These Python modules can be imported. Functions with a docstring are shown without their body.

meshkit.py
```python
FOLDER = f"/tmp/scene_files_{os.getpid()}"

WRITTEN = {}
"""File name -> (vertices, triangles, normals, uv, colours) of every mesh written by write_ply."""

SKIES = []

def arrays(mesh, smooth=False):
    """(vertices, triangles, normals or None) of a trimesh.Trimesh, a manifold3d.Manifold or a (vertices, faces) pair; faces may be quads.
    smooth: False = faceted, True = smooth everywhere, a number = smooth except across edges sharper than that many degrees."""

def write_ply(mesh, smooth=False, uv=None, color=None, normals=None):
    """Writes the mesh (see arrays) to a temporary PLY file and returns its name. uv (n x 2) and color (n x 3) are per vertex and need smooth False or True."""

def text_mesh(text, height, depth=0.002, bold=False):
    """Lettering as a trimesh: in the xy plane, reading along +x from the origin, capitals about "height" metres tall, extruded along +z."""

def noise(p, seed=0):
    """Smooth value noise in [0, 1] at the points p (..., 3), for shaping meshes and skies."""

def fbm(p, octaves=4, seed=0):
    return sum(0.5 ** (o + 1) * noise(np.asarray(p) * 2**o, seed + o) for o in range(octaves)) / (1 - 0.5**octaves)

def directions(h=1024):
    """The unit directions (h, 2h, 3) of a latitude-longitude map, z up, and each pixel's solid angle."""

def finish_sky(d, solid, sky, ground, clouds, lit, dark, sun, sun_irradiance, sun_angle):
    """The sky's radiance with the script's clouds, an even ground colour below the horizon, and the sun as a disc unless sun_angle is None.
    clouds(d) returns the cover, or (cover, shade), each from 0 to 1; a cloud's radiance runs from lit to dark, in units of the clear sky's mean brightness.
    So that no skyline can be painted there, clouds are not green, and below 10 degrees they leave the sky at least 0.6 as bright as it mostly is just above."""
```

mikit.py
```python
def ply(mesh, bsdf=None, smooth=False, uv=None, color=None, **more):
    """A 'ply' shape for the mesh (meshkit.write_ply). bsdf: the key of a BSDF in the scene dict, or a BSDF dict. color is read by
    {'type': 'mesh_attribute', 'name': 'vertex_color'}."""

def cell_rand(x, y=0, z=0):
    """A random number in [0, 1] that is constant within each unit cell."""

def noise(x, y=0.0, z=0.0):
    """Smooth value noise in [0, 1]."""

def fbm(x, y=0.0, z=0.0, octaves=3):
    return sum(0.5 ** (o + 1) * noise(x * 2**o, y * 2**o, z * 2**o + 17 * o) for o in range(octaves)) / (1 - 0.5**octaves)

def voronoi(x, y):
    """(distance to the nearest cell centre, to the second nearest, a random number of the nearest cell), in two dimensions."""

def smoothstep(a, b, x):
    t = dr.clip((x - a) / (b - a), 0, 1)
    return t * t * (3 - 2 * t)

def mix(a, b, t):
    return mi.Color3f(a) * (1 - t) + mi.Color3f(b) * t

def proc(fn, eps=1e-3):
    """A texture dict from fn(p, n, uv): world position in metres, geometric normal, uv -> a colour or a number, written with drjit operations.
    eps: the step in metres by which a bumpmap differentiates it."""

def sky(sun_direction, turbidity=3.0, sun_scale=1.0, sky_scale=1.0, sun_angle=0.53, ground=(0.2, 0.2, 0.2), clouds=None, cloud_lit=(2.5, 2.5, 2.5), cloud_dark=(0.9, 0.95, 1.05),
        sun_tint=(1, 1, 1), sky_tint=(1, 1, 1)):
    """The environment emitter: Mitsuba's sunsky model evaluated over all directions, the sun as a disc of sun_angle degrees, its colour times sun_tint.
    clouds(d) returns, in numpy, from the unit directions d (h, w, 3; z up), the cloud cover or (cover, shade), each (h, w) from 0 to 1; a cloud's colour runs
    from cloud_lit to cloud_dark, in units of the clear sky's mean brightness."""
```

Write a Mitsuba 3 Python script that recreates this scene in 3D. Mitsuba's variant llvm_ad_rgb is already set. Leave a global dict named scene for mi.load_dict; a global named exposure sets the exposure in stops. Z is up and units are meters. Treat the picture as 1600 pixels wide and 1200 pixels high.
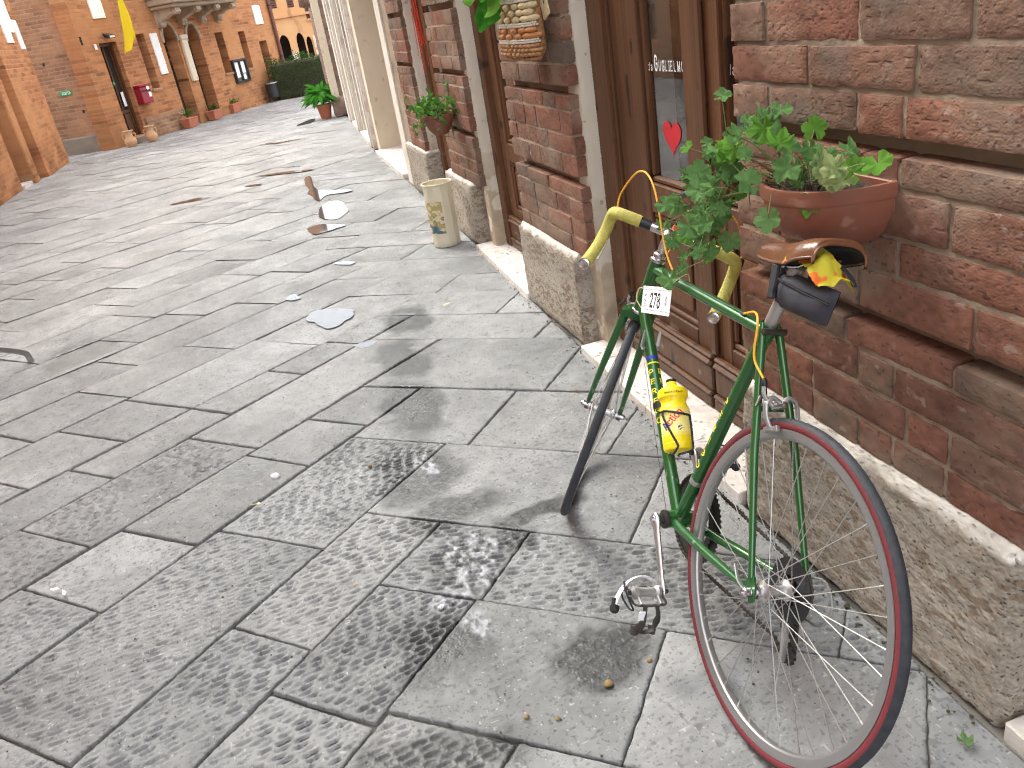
import math, random
import numpy as np, trimesh, mitsuba as mi, drjit as dr, mikit, meshkit
from mikit import proc, noise, fbm, voronoi, cell_rand, smoothstep, mix
from shapely.geometry import Polygon, Point, LineString, box as sbox
from shapely import affinity
from scipy.spatial import Delaunay
rng = np.random.default_rng(7)
random.seed(7)
A = np.array
scene, labels = {'type': 'scene'}, {}

# ------------------------------------------------------------------ camera, sky, exposure
def camera_frame(roll, pitch, yaw):
    f = A([math.sin(yaw) * math.cos(pitch), math.cos(yaw) * math.cos(pitch), -math.sin(pitch)])
    r = A([math.cos(yaw), -math.sin(yaw), 0]); d = np.cross(f, r)
    return f, r * math.sin(roll) * 1 - d * math.cos(roll)
_f, _ = camera_frame(0, math.radians(24.849), math.radians(13.768))
_r0 = A([math.cos(math.radians(13.768)), -math.sin(math.radians(13.768)), 0]); _d0 = np.cross(_f, _r0)
_ro = math.radians(9.700)
_up = -(-_r0 * math.sin(_ro) + _d0 * math.cos(_ro))
EYE = A([0, 0, 1.43])
scene['camera'] = {'type': 'perspective', 'fov': 2 * math.degrees(math.atan(800 / 1284.97)), 'fov_axis': 'x',
    'near_clip': 0.02, 'far_clip': 500.0,
    'to_world': mi.ScalarTransform4f().look_at(origin=EYE.tolist(), target=(EYE + _f).tolist(), up=_up.tolist())}
scene['sky'] = mikit.sky((-0.30, 0.62, 0.72), turbidity=3, sun_scale=0.34, sun_angle=34, sun_tint=(.83, .97, 1.16), clouds=lambda d: np.ones(d.shape[:2]),
                         cloud_lit=(2.22, 2.33, 2.48), ground=(0.25, 0.24, 0.23))
exposure = 3.78

# ------------------------------------------------------------------ naming helpers
_count = {}
def unique(name):
    n = _count.get(name, 0); _count[name] = n + 1
    return name if n == 0 else f'{name}_{n:03d}'
def thing(name, label, cat, group=None):
    k = unique(name); labels[k] = {'label': label, 'category': cat}
    if group: labels[k]['group'] = group
    return k
def structure(name, label=None, kind='structure'):
    k = unique(name); labels[k] = {'kind': kind}
    if label: labels[k]['label'] = label
    return k
def put(key, mesh, mat, smooth=False, uv=None):
    scene[key] = mikit.ply(mesh, mat, smooth=smooth, uv=uv); return key
def part(parent, name, mesh, mat, smooth=False, uv=None, kind=None, label=None):
    k = unique(parent + '__' + name)
    scene[k] = mikit.ply(mesh, mat, smooth=smooth, uv=uv)
    if kind: labels.setdefault(k, {})['kind'] = kind
    if label: labels.setdefault(k, {})['label'] = label
    return k

# ------------------------------------------------------------------ mesh helpers
cat = trimesh.util.concatenate
def TM(v, f): return trimesh.Trimesh(np.asarray(v, float), np.asarray(f, int), process=False)
def nrm(v): v = np.asarray(v, float); return v / np.linalg.norm(v)
def rot(ax, a):
    ax = nrm(ax); K = A([[0, -ax[2], ax[1]], [ax[2], 0, -ax[0]], [-ax[1], ax[0], 0]])
    return np.eye(3) + math.sin(a) * K + (1 - math.cos(a)) * K @ K
def tr(mesh, R=None, t=(0, 0, 0)):
    v = np.asarray(mesh.vertices)
    if R is not None: v = v @ np.asarray(R).T
    m = TM(v + np.asarray(t), mesh.faces)
    if R is not None and np.linalg.det(R) < 0: m.faces = m.faces[:, ::-1]
    return m
def smooth_path(pts, n=8, closed=False):
    p = np.asarray(pts, float)
    if len(p) < 3: return p
    ext = np.vstack([p[-1], p, p[0], p[1]]) if closed else np.vstack([2 * p[0] - p[1], p, 2 * p[-1] - p[-2]])
    out = []
    for i in range(1, len(ext) - 2):
        a, b, c, d = ext[i - 1:i + 3]
        for t in np.arange(n) / n:
            out.append(0.5 * (2 * b + (c - a) * t + (2 * a - 5 * b + 4 * c - d) * t * t + (3 * b - a - 3 * c + d) * t ** 3))
    if not closed: out.append(p[-1])
    return A(out)
def tube(pts, r, n=10, caps=True, closed=False, flat=1.0, up=None):
    p = np.asarray(pts, float); m = len(p)
    r = np.broadcast_to(np.asarray(r, float), (m,))
    if closed: t = np.roll(p, -1, 0) - np.roll(p, 1, 0)
    else: t = np.gradient(p, axis=0)
    t = t / (np.linalg.norm(t, axis=1, keepdims=True) + 1e-12)
    a = nrm(np.cross(t[0], up if up is not None else ([0, 0, 1] if abs(t[0][2]) < .9 else [1, 0, 0])))
    rings = []
    ang = np.arange(n) * 2 * math.pi / n
    for i in range(m):
        a = a - t[i] * (a @ t[i]); a = nrm(a); b = np.cross(t[i], a)
        rings.append(p[i] + r[i] * (np.cos(ang)[:, None] * a * 1 + np.sin(ang)[:, None] * b * flat))
    v = np.vstack(rings); f = []
    mm = m if closed else m - 1
    for i in range(mm):
        j = (i + 1) % m
        for k in range(n):
            q = (k + 1) % n
            f += [[i * n + k, i * n + q, j * n + q], [i * n + k, j * n + q, j * n + k]]
    if caps and not closed:
        v = np.vstack([v, p[0], p[-1]]); c0, c1 = m * n, m * n + 1
        for k in range(n):
            q = (k + 1) % n
            f += [[c0, q, k], [c1, (m - 1) * n + k, (m - 1) * n + q]]
    return TM(v, f)
def rod(a, b, r, n=10, r2=None):
    return tube([a, b], [r, r if r2 is None else r2], n)
def lathe(prof, n=32, c=(0, 0, 0), ax=(0, 0, 1), arc=2 * math.pi):
    ax = nrm(ax); a = nrm(np.cross(ax, [0, 0, 1] if abs(ax[2]) < .9 else [1, 0, 0])); b = np.cross(ax, a)
    full = abs(arc - 2 * math.pi) < 1e-6; m = n if full else n + 1
    ang = np.arange(m) * arc / n
    d = np.cos(ang)[:, None] * a + np.sin(ang)[:, None] * b
    v = np.vstack([A(c) + z * ax + r * d for r, z in prof]); f = []
    for i in range(len(prof) - 1):
        for k in range(n):
            q = (k + 1) % m
            f += [[i * m + k, i * m + q, (i + 1) * m + q], [i * m + k, (i + 1) * m + q, (i + 1) * m + k]]
    return TM(v, f)
def box(x0, x1, y0, y1, z0, z1):
    m = trimesh.creation.box(extents=(x1 - x0, y1 - y0, z1 - z0)); m.apply_translation(((x0 + x1) / 2, (y0 + y1) / 2, (z0 + z1) / 2)); return TM(m.vertices, m.faces)
def rbox(x0, x1, y0, y1, z0, z1, b=0.004):
    v = []
    for sx in (0, 1):
        for sy in (0, 1):
            for sz in (0, 1):
                c = A([(x0, x1)[sx], (y0, y1)[sy], (z0, z1)[sz]], float); s = A([1 - 2 * sx, 1 - 2 * sy, 1 - 2 * sz])
                for k in range(3):
                    o = s * b; o[k] = 0; v.append(c + o)
    h = trimesh.convex.convex_hull(A(v)); return TM(h.vertices, h.faces)
def hull(pts):
    h = trimesh.convex.convex_hull(np.asarray(pts, float)); return TM(h.vertices, h.faces)
def extr(poly, d):
    ms = [trimesh.creation.extrude_polygon(g, d, engine='earcut') for g in getattr(poly, 'geoms', [poly])]
    return cat(ms) if len(ms) > 1 else ms[0]
def onto(mesh, O, ex, ey, ez):
    v = np.asarray(mesh.vertices); R = A([ex, ey, ez]).T
    return tr(TM(v, mesh.faces), R, O)
def sheet(poly, z, step, zfun=None, jitter=0.0):
    """A triangulated polygon with inner grid points."""
    x0, y0, x1, y1 = poly.bounds
    L = poly.exterior.length; nb = max(8, int(L / step))
    bp = A([poly.exterior.interpolate(i / nb, normalized=True).coords[0] for i in range(nb)])
    cs = np.asarray(poly.exterior.coords)[:-1]; bp = np.vstack([bp, cs])
    gx, gy = np.meshgrid(np.arange(x0, x1, step), np.arange(y0, y1, step)); g = np.c_[gx.ravel(), gy.ravel()]
    import shapely
    inner = poly.buffer(-step * .6)
    if not inner.is_empty: g = g[shapely.contains_xy(inner, g[:, 0], g[:, 1])]
    else: g = g[:0]
    p = np.vstack([bp, g]); p = np.unique(np.round(p, 6), axis=0)
    d = Delaunay(p); f = d.simplices; c = p[f].mean(1)
    f = f[shapely.contains_xy(poly, c[:, 0], c[:, 1])]
    a, b, cc = p[f[:, 0]], p[f[:, 1]], p[f[:, 2]]
    s = (b - a)[:, 0] * (cc - a)[:, 1] - (b - a)[:, 1] * (cc - a)[:, 0]
    f = f[np.abs(s) > 1e-12]; s = s[np.abs(s) > 1e-12]
    f[s < 0] = f[s < 0][:, ::-1]
    return TM(np.c_[p, np.full(len(p), z)], f)
def text2d(t, h, depth=.0006, sx=1.0, bold=False):
    m = meshkit.text_mesh(t, h, depth, bold); v = np.array(m.vertices); v[:, 0] *= sx; return TM(v, m.faces)
_ico = {}
def ico(c, r, s=2):
    if s not in _ico: _ico[s] = trimesh.creation.icosphere(subdivisions=s)
    return TM(_ico[s].vertices * A(r) + A(c), _ico[s].faces)

# ------------------------------------------------------------------ materials
def C(*c): return mi.Color3f(*c)
def rgb(*c): return {'type': 'rgb', 'value': list(c)}
def princ(col, rough=.6, **k):
    return {'type': 'twosided', 'b': {'type': 'principled', 'base_color': col if isinstance(col, dict) else rgb(*col), 'roughness': rough, **k}}
def bumped(b, fn, scale, eps=1e-3):
    inner = b['b'] if b['type'] == 'twosided' else b
    return {'type': 'twosided', 'b': {'type': 'bumpmap', 'arbitrary': proc(fn, eps), 'scale': scale, 'bsdf': inner}}
def tone(uv): return dr.floor(uv.x / 100.0)          # a number carried by each piece (0..15)

WET = [(.38, 3.58, .13, .26), (.31, 3.05, .13, .33), (.23, 2.52, .17, .24), (.30, 2.22, .2, .1), (.55, 2.07, .14, .05), (.11, 1.64, .13, .15),
       (.26, 1.93, .13, .17), (.46, 1.42, .13, .1), (-.14, 1.33, .22, .07), (-.36, 2.88, .13, .09), (.5, 4.1, .16, .22), (.42, 1.98, .06, .1), (.02, 1.30, .2, .06), (-1.25, 4.85, .22, .3)]
SKY_GLINT = [(.27, 2.56, .05, .10), (.21, 1.665, .045, .07), (.27, 1.95, .085, .17), (.19, 1.82, .05, .05)]  # spots where wet stone mirrors the sky, painted as pale colour
def blobs(p, L, warp):
    wx = p.x + warp * (noise(p.x * 9, p.y * 9, 1.5) - .5) + warp * .5 * (noise(p.x * 31, p.y * 31, 2.5) - .5)
    wy = p.y + warp * (noise(p.x * 9, p.y * 9, 7.5) - .5) + warp * .5 * (noise(p.x * 31, p.y * 31, 8.5) - .5)
    m = mi.Float(0)
    for x, y, a, b in L:
        d = dr.sqrt(dr.square((wx - x) / a) + dr.square((wy - y) / b))
        m = dr.maximum(m, 1 - smoothstep(.62, 1.2, d))
    return m
def slab_col(p, n, uv):
    t = tone(uv)
    warm = smoothstep(-.2, -2.2, p.x - .15 * (p.y - 2)) * .5 + .2 * smoothstep(5, 14, p.y)
    base = mix((.246, .248, .248), (.300, .276, .254), dr.clip(warm + .22 * (cell_rand(t, 3) - .5), 0, 1))
    f1 = fbm(p.x * 3.1, p.y * 3.1, t, 3); f2 = fbm(p.x * 24, p.y * 24, t + 3, 3)
    base = base * (.82 + .22 * cell_rand(t, 1)) * (.66 + .68 * f1) * (.80 + .42 * f2)
    sp = noise(p.x * 210, p.y * 210, 3.); sp2 = noise(p.x * 95, p.y * 95, 5.)
    base = base * (1 - .35 * smoothstep(.72, .95, sp)) * (1 - .3 * smoothstep(.70, .92, sp2))
    base = mix(base, (.5, .49, .46), .5 * smoothstep(.86, .97, noise(p.x * 130, p.y * 130, 9.)))
    w = blobs(p, WET, .13)
    base = base * (1 - .76 * w * (.75 + .4 * f2))
    ch = blobs(p, SKY_GLINT, .09) * smoothstep(.30, .85, fbm(p.x * 75 + 9, p.y * 45, 1., 4))  # mask of the painted sky glints
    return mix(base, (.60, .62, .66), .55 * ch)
def slab_rough(p, n, uv):
    return .72 - .34 * blobs(p, WET, .13) + .1 * noise(p.x * 40, p.y * 40, 2.)
def slab_bump(p, n, uv):
    return .0011 * fbm(p.x * 70, p.y * 70, p.z * 70, 3) + .0007 * noise(p.x * 240, p.y * 240, 0)
def peck_tex(p, n, uv):
    b = p.y + .02 * noise(p.x * 6, p.y * 6); row = dr.floor(b / .024); fb = b / .024 - row - .5
    a = p.x / .05 + cell_rand(row, 5) * 7; fa = a - dr.floor(a) - .5
    pit = dr.exp(-dr.square(fb / .27)) * dr.exp(-dr.square(dr.square(fa / .34)))
    return -.004 * pit * smoothstep(.25, .6, noise(p.x * 7, p.y * 7, 2.)) * smoothstep(.2, .5, cell_rand(tone(uv), 8)) + slab_bump(p, n, uv)
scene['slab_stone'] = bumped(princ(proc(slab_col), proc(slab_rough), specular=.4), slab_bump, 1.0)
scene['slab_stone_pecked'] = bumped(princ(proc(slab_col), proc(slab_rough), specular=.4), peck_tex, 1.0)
def bed_col(p, n, uv): return mix((.05, .046, .042), (.17, .155, .135), smoothstep(.35, .65, fbm(p.x * 5, p.y * 5, 0, 4)))
scene['joint_dirt'] = princ(proc(bed_col), .95)

def brick_col(p, n, uv):
    t = tone(uv); r1, r2 = cell_rand(t, 1), cell_rand(t, 2)
    q = mix((.255, .118, .082), (.185, .092, .068), r1)
    q = mix(q, (.20, .135, .10), smoothstep(.55, 1, r2) * .85)
    q = mix(q, (.25, .105, .065), smoothstep(.7, 1, cell_rand(t, 4)) * .7)
    f1 = fbm(p.x * 13, p.y * 13, p.z * 13, 3); f2 = fbm(p.x * 60 + t, p.y * 60, p.z * 60, 3)
    q = q * (.55 + .62 * f1) * (.65 + .68 * f2)
    q = mix(q, (.27, .20, .15), .65 * smoothstep(.46, .74, fbm(p.x * 5, p.y * 5, p.z * 6 + 3, 3)))     # mortar wash
    q = mix(q, (.40, .33, .27), .5 * smoothstep(.60, .82, fbm(p.x * 46 + 5, p.y * 46, p.z * 46, 4)) * smoothstep(.45, .7, fbm(p.x * 8, p.y * 8, p.z * 8 + 9, 2)))
    q = mix(q, (.14, .115, .095), .6 * smoothstep(.5, .72, fbm(p.x * 7 + 3, p.y * 7, p.z * 9, 3)) * smoothstep(.3, .8, r2))   # lime specks
    q = mix(q, (.06, .042, .036), .6 * smoothstep(.74, .92, noise(p.x * 110, p.y * 110, p.z * 110)))      # pits
    return q
def brick_bump(p, n, uv):
    return .0028 * fbm(p.x * 60, p.y * 60, p.z * 60, 4) - .0015 * smoothstep(.72, .85, noise(p.x * 120, p.y * 120, p.z * 120)) + .0009 * noise(p.x * 330, p.y * 330, p.z * 330)
scene['old_brick'] = bumped(princ(proc(brick_col), .95, specular=.12), brick_bump, 1.0)
def mortar_col(p, n, uv):
    q = mix((.23, .17, .125), (.40, .32, .245), fbm(p.x * 11, p.y * 11, p.z * 11, 4))
    return mix(q, (.10, .072, .055), .6 * smoothstep(.55, .8, fbm(p.x * 4, p.y * 4, p.z * 4, 3)))
scene['mortar'] = bumped(princ(proc(mortar_col), .95, specular=.2), lambda p, n, uv: .005 * fbm(p.x * 60, p.y * 60, p.z * 60, 3), 1.0)
def trav_col(p, n, uv):
    f = fbm(p.x * 6, p.y * 6, p.z * 6, 3); g = fbm(p.x * 38, p.y * 38, p.z * 60, 3)
    q = mix((.285, .245, .20), (.43, .39, .335), f)
    q = mix(q, (.19, .135, .09), .75 * smoothstep(.46, .62, g) * smoothstep(.2, .6, fbm(p.x * 9, p.y * 9, p.z * 9 + 5, 2)))
    q = q * (.72 + .5 * noise(p.x * 190, p.y * 190, p.z * 190))
    q = mix(q, (.06, .045, .03), .8 * smoothstep(.66, .8, fbm(p.x * 130, p.y * 130, p.z * 170 + 4, 2)))
    q = mix(q, (.66, .62, .56), smoothstep(.385, .408, p.z + .03 * (fbm(p.x * 22, p.y * 22, p.z * 22, 3) - .5)) * (.40 + .8 * noise(p.x * 30, p.y * 30, p.z * 30)))                                 # pale worn top
    return q
def trav_bump(p, n, uv): return .006 * fbm(p.x * 40, p.y * 40, p.z * 55, 3) - .005 * smoothstep(.62, .78, fbm(p.x * 130, p.y * 130, p.z * 170 + 4, 2))
scene['porous_stone'] = bumped(princ(proc(trav_col), .9, specular=.3), trav_bump, 1.0)
def plaster_col(p, n, uv):
    q = mix((.55, .495, .41), (.64, .59, .50), fbm(p.x * 5, p.y * 5, p.z * 3, 3))
    low = smoothstep(.85, .25, p.z)
    peel = smoothstep(.52, .56, fbm(p.x * 8 + 3, p.y * 8, p.z * 7, 4) * .75 + .25 * low)
    under = mix((.34, .27, .19), (.46, .39, .30), fbm(p.x * 30, p.y * 30, p.z * 30, 3))
    q = mix(q, under, peel * low)
    q = q * (1 - .45 * smoothstep(.70, .85, fbm(p.x * 33, p.y * 33, p.z * 25, 3)))
    q = mix(q, (.16, .12, .085), .5 * smoothstep(.62, .8, fbm(p.x * 14, p.y * 14, p.z * 7 + 8, 3)) * low)
    return q
def plaster_bump(p, n, uv):
    low = smoothstep(.85, .25, p.z)
    peel = smoothstep(.52, .56, fbm(p.x * 8 + 3, p.y * 8, p.z * 7, 4) * .75 + .25 * low)
    return -.003 * peel * low + .0015 * fbm(p.x * 30, p.y * 30, p.z * 30, 2)
scene['beige_plaster'] = bumped(princ(proc(plaster_col), .9, specular=.25), plaster_bump, 1.0)
def wood_fn(p):
    y = p.y * 60 + p.x * 60; w = noise(p.x * 3, p.y * 9, p.z * 1.2) * 2.8
    g = noise(y * 2.2 + w, p.z * 1.6, 2.); g2 = noise(y * 8 + w * 3, p.z * 4, 5.)
    return g, g2
def wood_col(p, n, uv):
    g, g2 = wood_fn(p); t = tone(uv)
    q = mix((.092, .043, .021), (.155, .070, .034), g * .75 + .25 * g2) * (.8 + .4 * cell_rand(t, 1))
    q = mix(q, (.055, .022, .014), .5 * smoothstep(.6, .95, g2))
    q = mix(q, (.022, .012, .009), .8 * smoothstep(.84, .93, noise(p.y * 17 + 40, p.z * 9, p.x * 3)))
    q = mix(q, (.33, .26, .2), .55 * smoothstep(.75, .95, noise(p.x * 21, p.y * 21, p.z * 21)) * smoothstep(.6, .05, p.z))
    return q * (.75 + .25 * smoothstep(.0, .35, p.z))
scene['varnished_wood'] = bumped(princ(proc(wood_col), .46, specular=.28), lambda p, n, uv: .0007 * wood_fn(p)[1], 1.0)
scene['marble'] = princ(proc(lambda p, n, uv: mix((.66, .615, .57), (.54, .46, .40), smoothstep(.45, .75, fbm(p.x * 13, p.y * 13, p.z * 13, 4))) * (.86 + .16 * noise(p.x * 80, p.y * 80, 1)) * (1 - .5 * smoothstep(.80, .92, noise(p.x * 60, p.y * 60, 3.)))), .45)
scene['grey_travertine'] = bumped(princ(proc(lambda p, n, uv: mix((.52, .47, .40), (.66, .61, .54), fbm(p.x * 3, p.y * 3, p.z * 1.1, 4)) * (1 - .3 * smoothstep(.6, .8, fbm(p.x * 20, p.y * 20, p.z * 4, 3)))), .8), lambda p, n, uv: .002 * fbm(p.x * 50, p.y * 50, p.z * 30, 3), 1.0)
scene['cream_stone'] = princ(proc(lambda p, n, uv: mix((.60, .50, .37), (.68, .585, .45), fbm(p.x * 2, p.y * 2, p.z * 2, 4)) * (1 - .25 * smoothstep(.66, .82, fbm(p.x * 15, p.y * 15, p.z * 10, 3)))), .7)
scene['pink_rubble'] = bumped(princ(proc(lambda p, n, uv: mix((.30, .195, .15), (.16, .115, .095), fbm(p.x * 6, p.y * 6, p.z * 5, 4)) * (.7 + .6 * noise(p.x * 14, p.y * 14, p.z * 14))), .95), lambda p, n, uv: .02 * fbm(p.x * 9, p.y * 9, p.z * 9, 4), 1.0)

def brickwork(lo, hi, joint, wear, bl=.255, ch=.068, plaster=None, pl=.5):
    def col(p, n, uv):
        z = uv.y; row = dr.floor(z / ch); fz = z / ch - row
        s = uv.x / bl + .5 * (row - 2 * dr.floor(row / 2)) + .25 * cell_rand(row, 2); ci = dr.floor(s); fs = s - ci
        e = dr.minimum(dr.minimum(fz, 1 - fz) * ch, dr.minimum(fs, 1 - fs) * bl)
        r = cell_rand(ci, row, 3); r2 = cell_rand(ci, row, 7)
        b = mix(lo, hi, r) * (.72 + .5 * fbm(p.x * 9, p.y * 9, p.z * 9, 3))
        b = mix(b, mi.Color3f(lo) * .5, .6 * smoothstep(.86, 1, r2))
        m = 1 - smoothstep(.004, .011, e + .006 * (noise(p.x * 40, p.y * 40, p.z * 40) - .5))
        b = mix(b, joint, m * (.45 + .5 * noise(uv.x * 3, uv.y * 3, 4.)))
        w = smoothstep(.40, .66, fbm(uv.x * 1.3, uv.y * 1.3, wear, 4))
        pc = mi.Color3f(plaster if plaster else hi) * (.85 + .25 * fbm(p.x * 7, p.y * 7, p.z * 7, 3))
        b = mix(b, pc, w * pl)
        return mix(b, b * C(.62, .6, .6), .7 * smoothstep(.9, .1, z) * smoothstep(.4, .65, fbm(uv.x * 2, uv.y * 3, 8., 3)))
    def bmp(p, n, uv):
        z = uv.y; row = dr.floor(z / ch); fz = z / ch - row
        s = uv.x / bl + .5 * (row - 2 * dr.floor(row / 2)) + .25 * cell_rand(row, 2); ci = dr.floor(s); fs = s - ci
        e = dr.minimum(dr.minimum(fz, 1 - fz) * ch, dr.minimum(fs, 1 - fs) * bl)
        return .006 * smoothstep(.002, .012, e) + .004 * cell_rand(ci, row, 5) + .004 * fbm(p.x * 25, p.y * 25, p.z * 25, 3)
    return bumped(princ(proc(col), .92, specular=.2), bmp, 1.0, 2e-3)
scene['orange_brickwork'] = brickwork((.34, .130, .058), (.49, .215, .095), (.45, .27, .15), 1.5, plaster=(.50, .235, .105), pl=.85)
scene['tawny_brickwork'] = brickwork((.28, .15, .09), (.42, .235, .14), (.45, .32, .22), 4.5, plaster=(.45, .24, .14), pl=.6)
def ochre(p, n, uv):
    q = mix((.60, .31, .14), (.66, .38, .19), fbm(p.x * 1.5, p.y * 1.5, p.z * 1.5, 4))
    q = mix(q, (.68, .48, .26), .6 * smoothstep(.55, .72, fbm(p.x * 1.2 + 4, p.y, p.z * .8, 3)))
    return q * (1 - .3 * smoothstep(.6, .8, fbm(p.x * 6, p.y * 6, p.z * 2, 3)))
scene['ochre_plaster'] = princ(proc(ochre), .9, specular=.2)
scene['grey_cement'] = bumped(princ(proc(lambda p, n, uv: mix((.15, .12, .095), (.27, .225, .18), fbm(p.x * 4, p.y * 4, p.z * 5, 4))), .95), lambda p, n, uv: .006 * fbm(p.x * 20, p.y * 20, p.z * 20, 3), 1.0)
scene['carved_stone'] = bumped(princ(proc(lambda p, n, uv: mix((.30, .225, .155), (.46, .37, .27), fbm(p.x * 5, p.y * 5, p.z * 5, 4)) * (1 - .5 * smoothstep(.55, .8, fbm(p.x * 9, p.y * 9, p.z * 4, 3)))), .9), lambda p, n, uv: .008 * fbm(p.x * 20, p.y * 20, p.z * 20, 3), 1.0)
scene['white_panel'] = princ((.80, .79, .77), .6)
scene['dark_void'] = princ((.022, .017, .014), .8)
scene['dark_wood'] = princ(proc(lambda p, n, uv: mix((.06, .03, .02), (.13, .055, .032), noise(p.x * 20 + p.y * 20, p.z * 3, 0))), .55)
scene['arch_wood'] = princ((.035, .022, .016), .7)
scene['brown_shutter'] = princ((.15, .06, .045), .6)
scene['iron'] = princ((.05, .05, .052), .5, metallic=.5)
scene['window_glass'] = {'type': 'thindielectric', 'int_ior': 1.52}
scene['room_grey'] = princ((.10, .095, .082), .9)
scene['room_dark'] = princ((.045, .04, .036), .9)
scene['lettering_white'] = princ((.85, .85, .83), .6)
scene['heart_red'] = princ((.55, .02, .03), .6)
# bicycle
def green_col(p, n, uv):
    q = mix((.012, .085, .016), (.02, .12, .024), noise(p.x * 900, p.y * 900, p.z * 900))
    sc = smoothstep(.70, .76, fbm(p.x * 55, p.y * 55, p.z * 30, 3)) * smoothstep(.48, .25, p.z)
    return mix(q, (.25, .30, .22), .7 * sc)
scene['green_paint'] = princ(proc(green_col), .22, metallic=.3, specular=.8, clearcoat=1.0, clearcoat_gloss=.97)
scene['chrome'] = {'type': 'twosided', 'b': {'type': 'roughconductor', 'material': 'Cr', 'alpha': .12}}
scene['aluminium'] = {'type': 'twosided', 'b': {'type': 'roughconductor', 'material': 'Al', 'alpha': .28, 'specular_reflectance': rgb(.82, .82, .83)}}
scene['dull_aluminium'] = princ((.46, .45, .44), .42, metallic=.75)
scene['rim_metal'] = princ((.40, .395, .395), .34, metallic=.8)
scene['dark_steel'] = princ((.085, .08, .075), .42, metallic=.8)
scene['chain_steel'] = princ((.07, .06, .05), .5, metallic=.7)
scene['black_plastic'] = princ((.016, .016, .018), .42)
scene['rubber'] = princ(proc(lambda p, n, uv: mix((.018, .02, .026), (.04, .044, .052), fbm(p.x * 60, p.y * 60, p.z * 60, 3))), .7)
def red_wall(p, n, uv):
    return mix((.20, .018, .026), (.11, .025, .03), fbm(p.x * 90, p.y * 90, p.z * 90, 3))
scene['red_sidewall'] = princ(proc(red_wall), .7)
def tape_col(p, n, uv): return mix((.50, .45, .10), (.41, .37, .095), fbm(p.x * 40, p.y * 40, p.z * 40, 3))
scene['yellow_tape'] = bumped(princ(proc(tape_col), .75), lambda p, n, uv: .0008 * noise(p.x * 300, p.y * 300, p.z * 300), 1.0)
scene['yellow_cable'] = princ((.72, .33, .02), .4)
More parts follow.
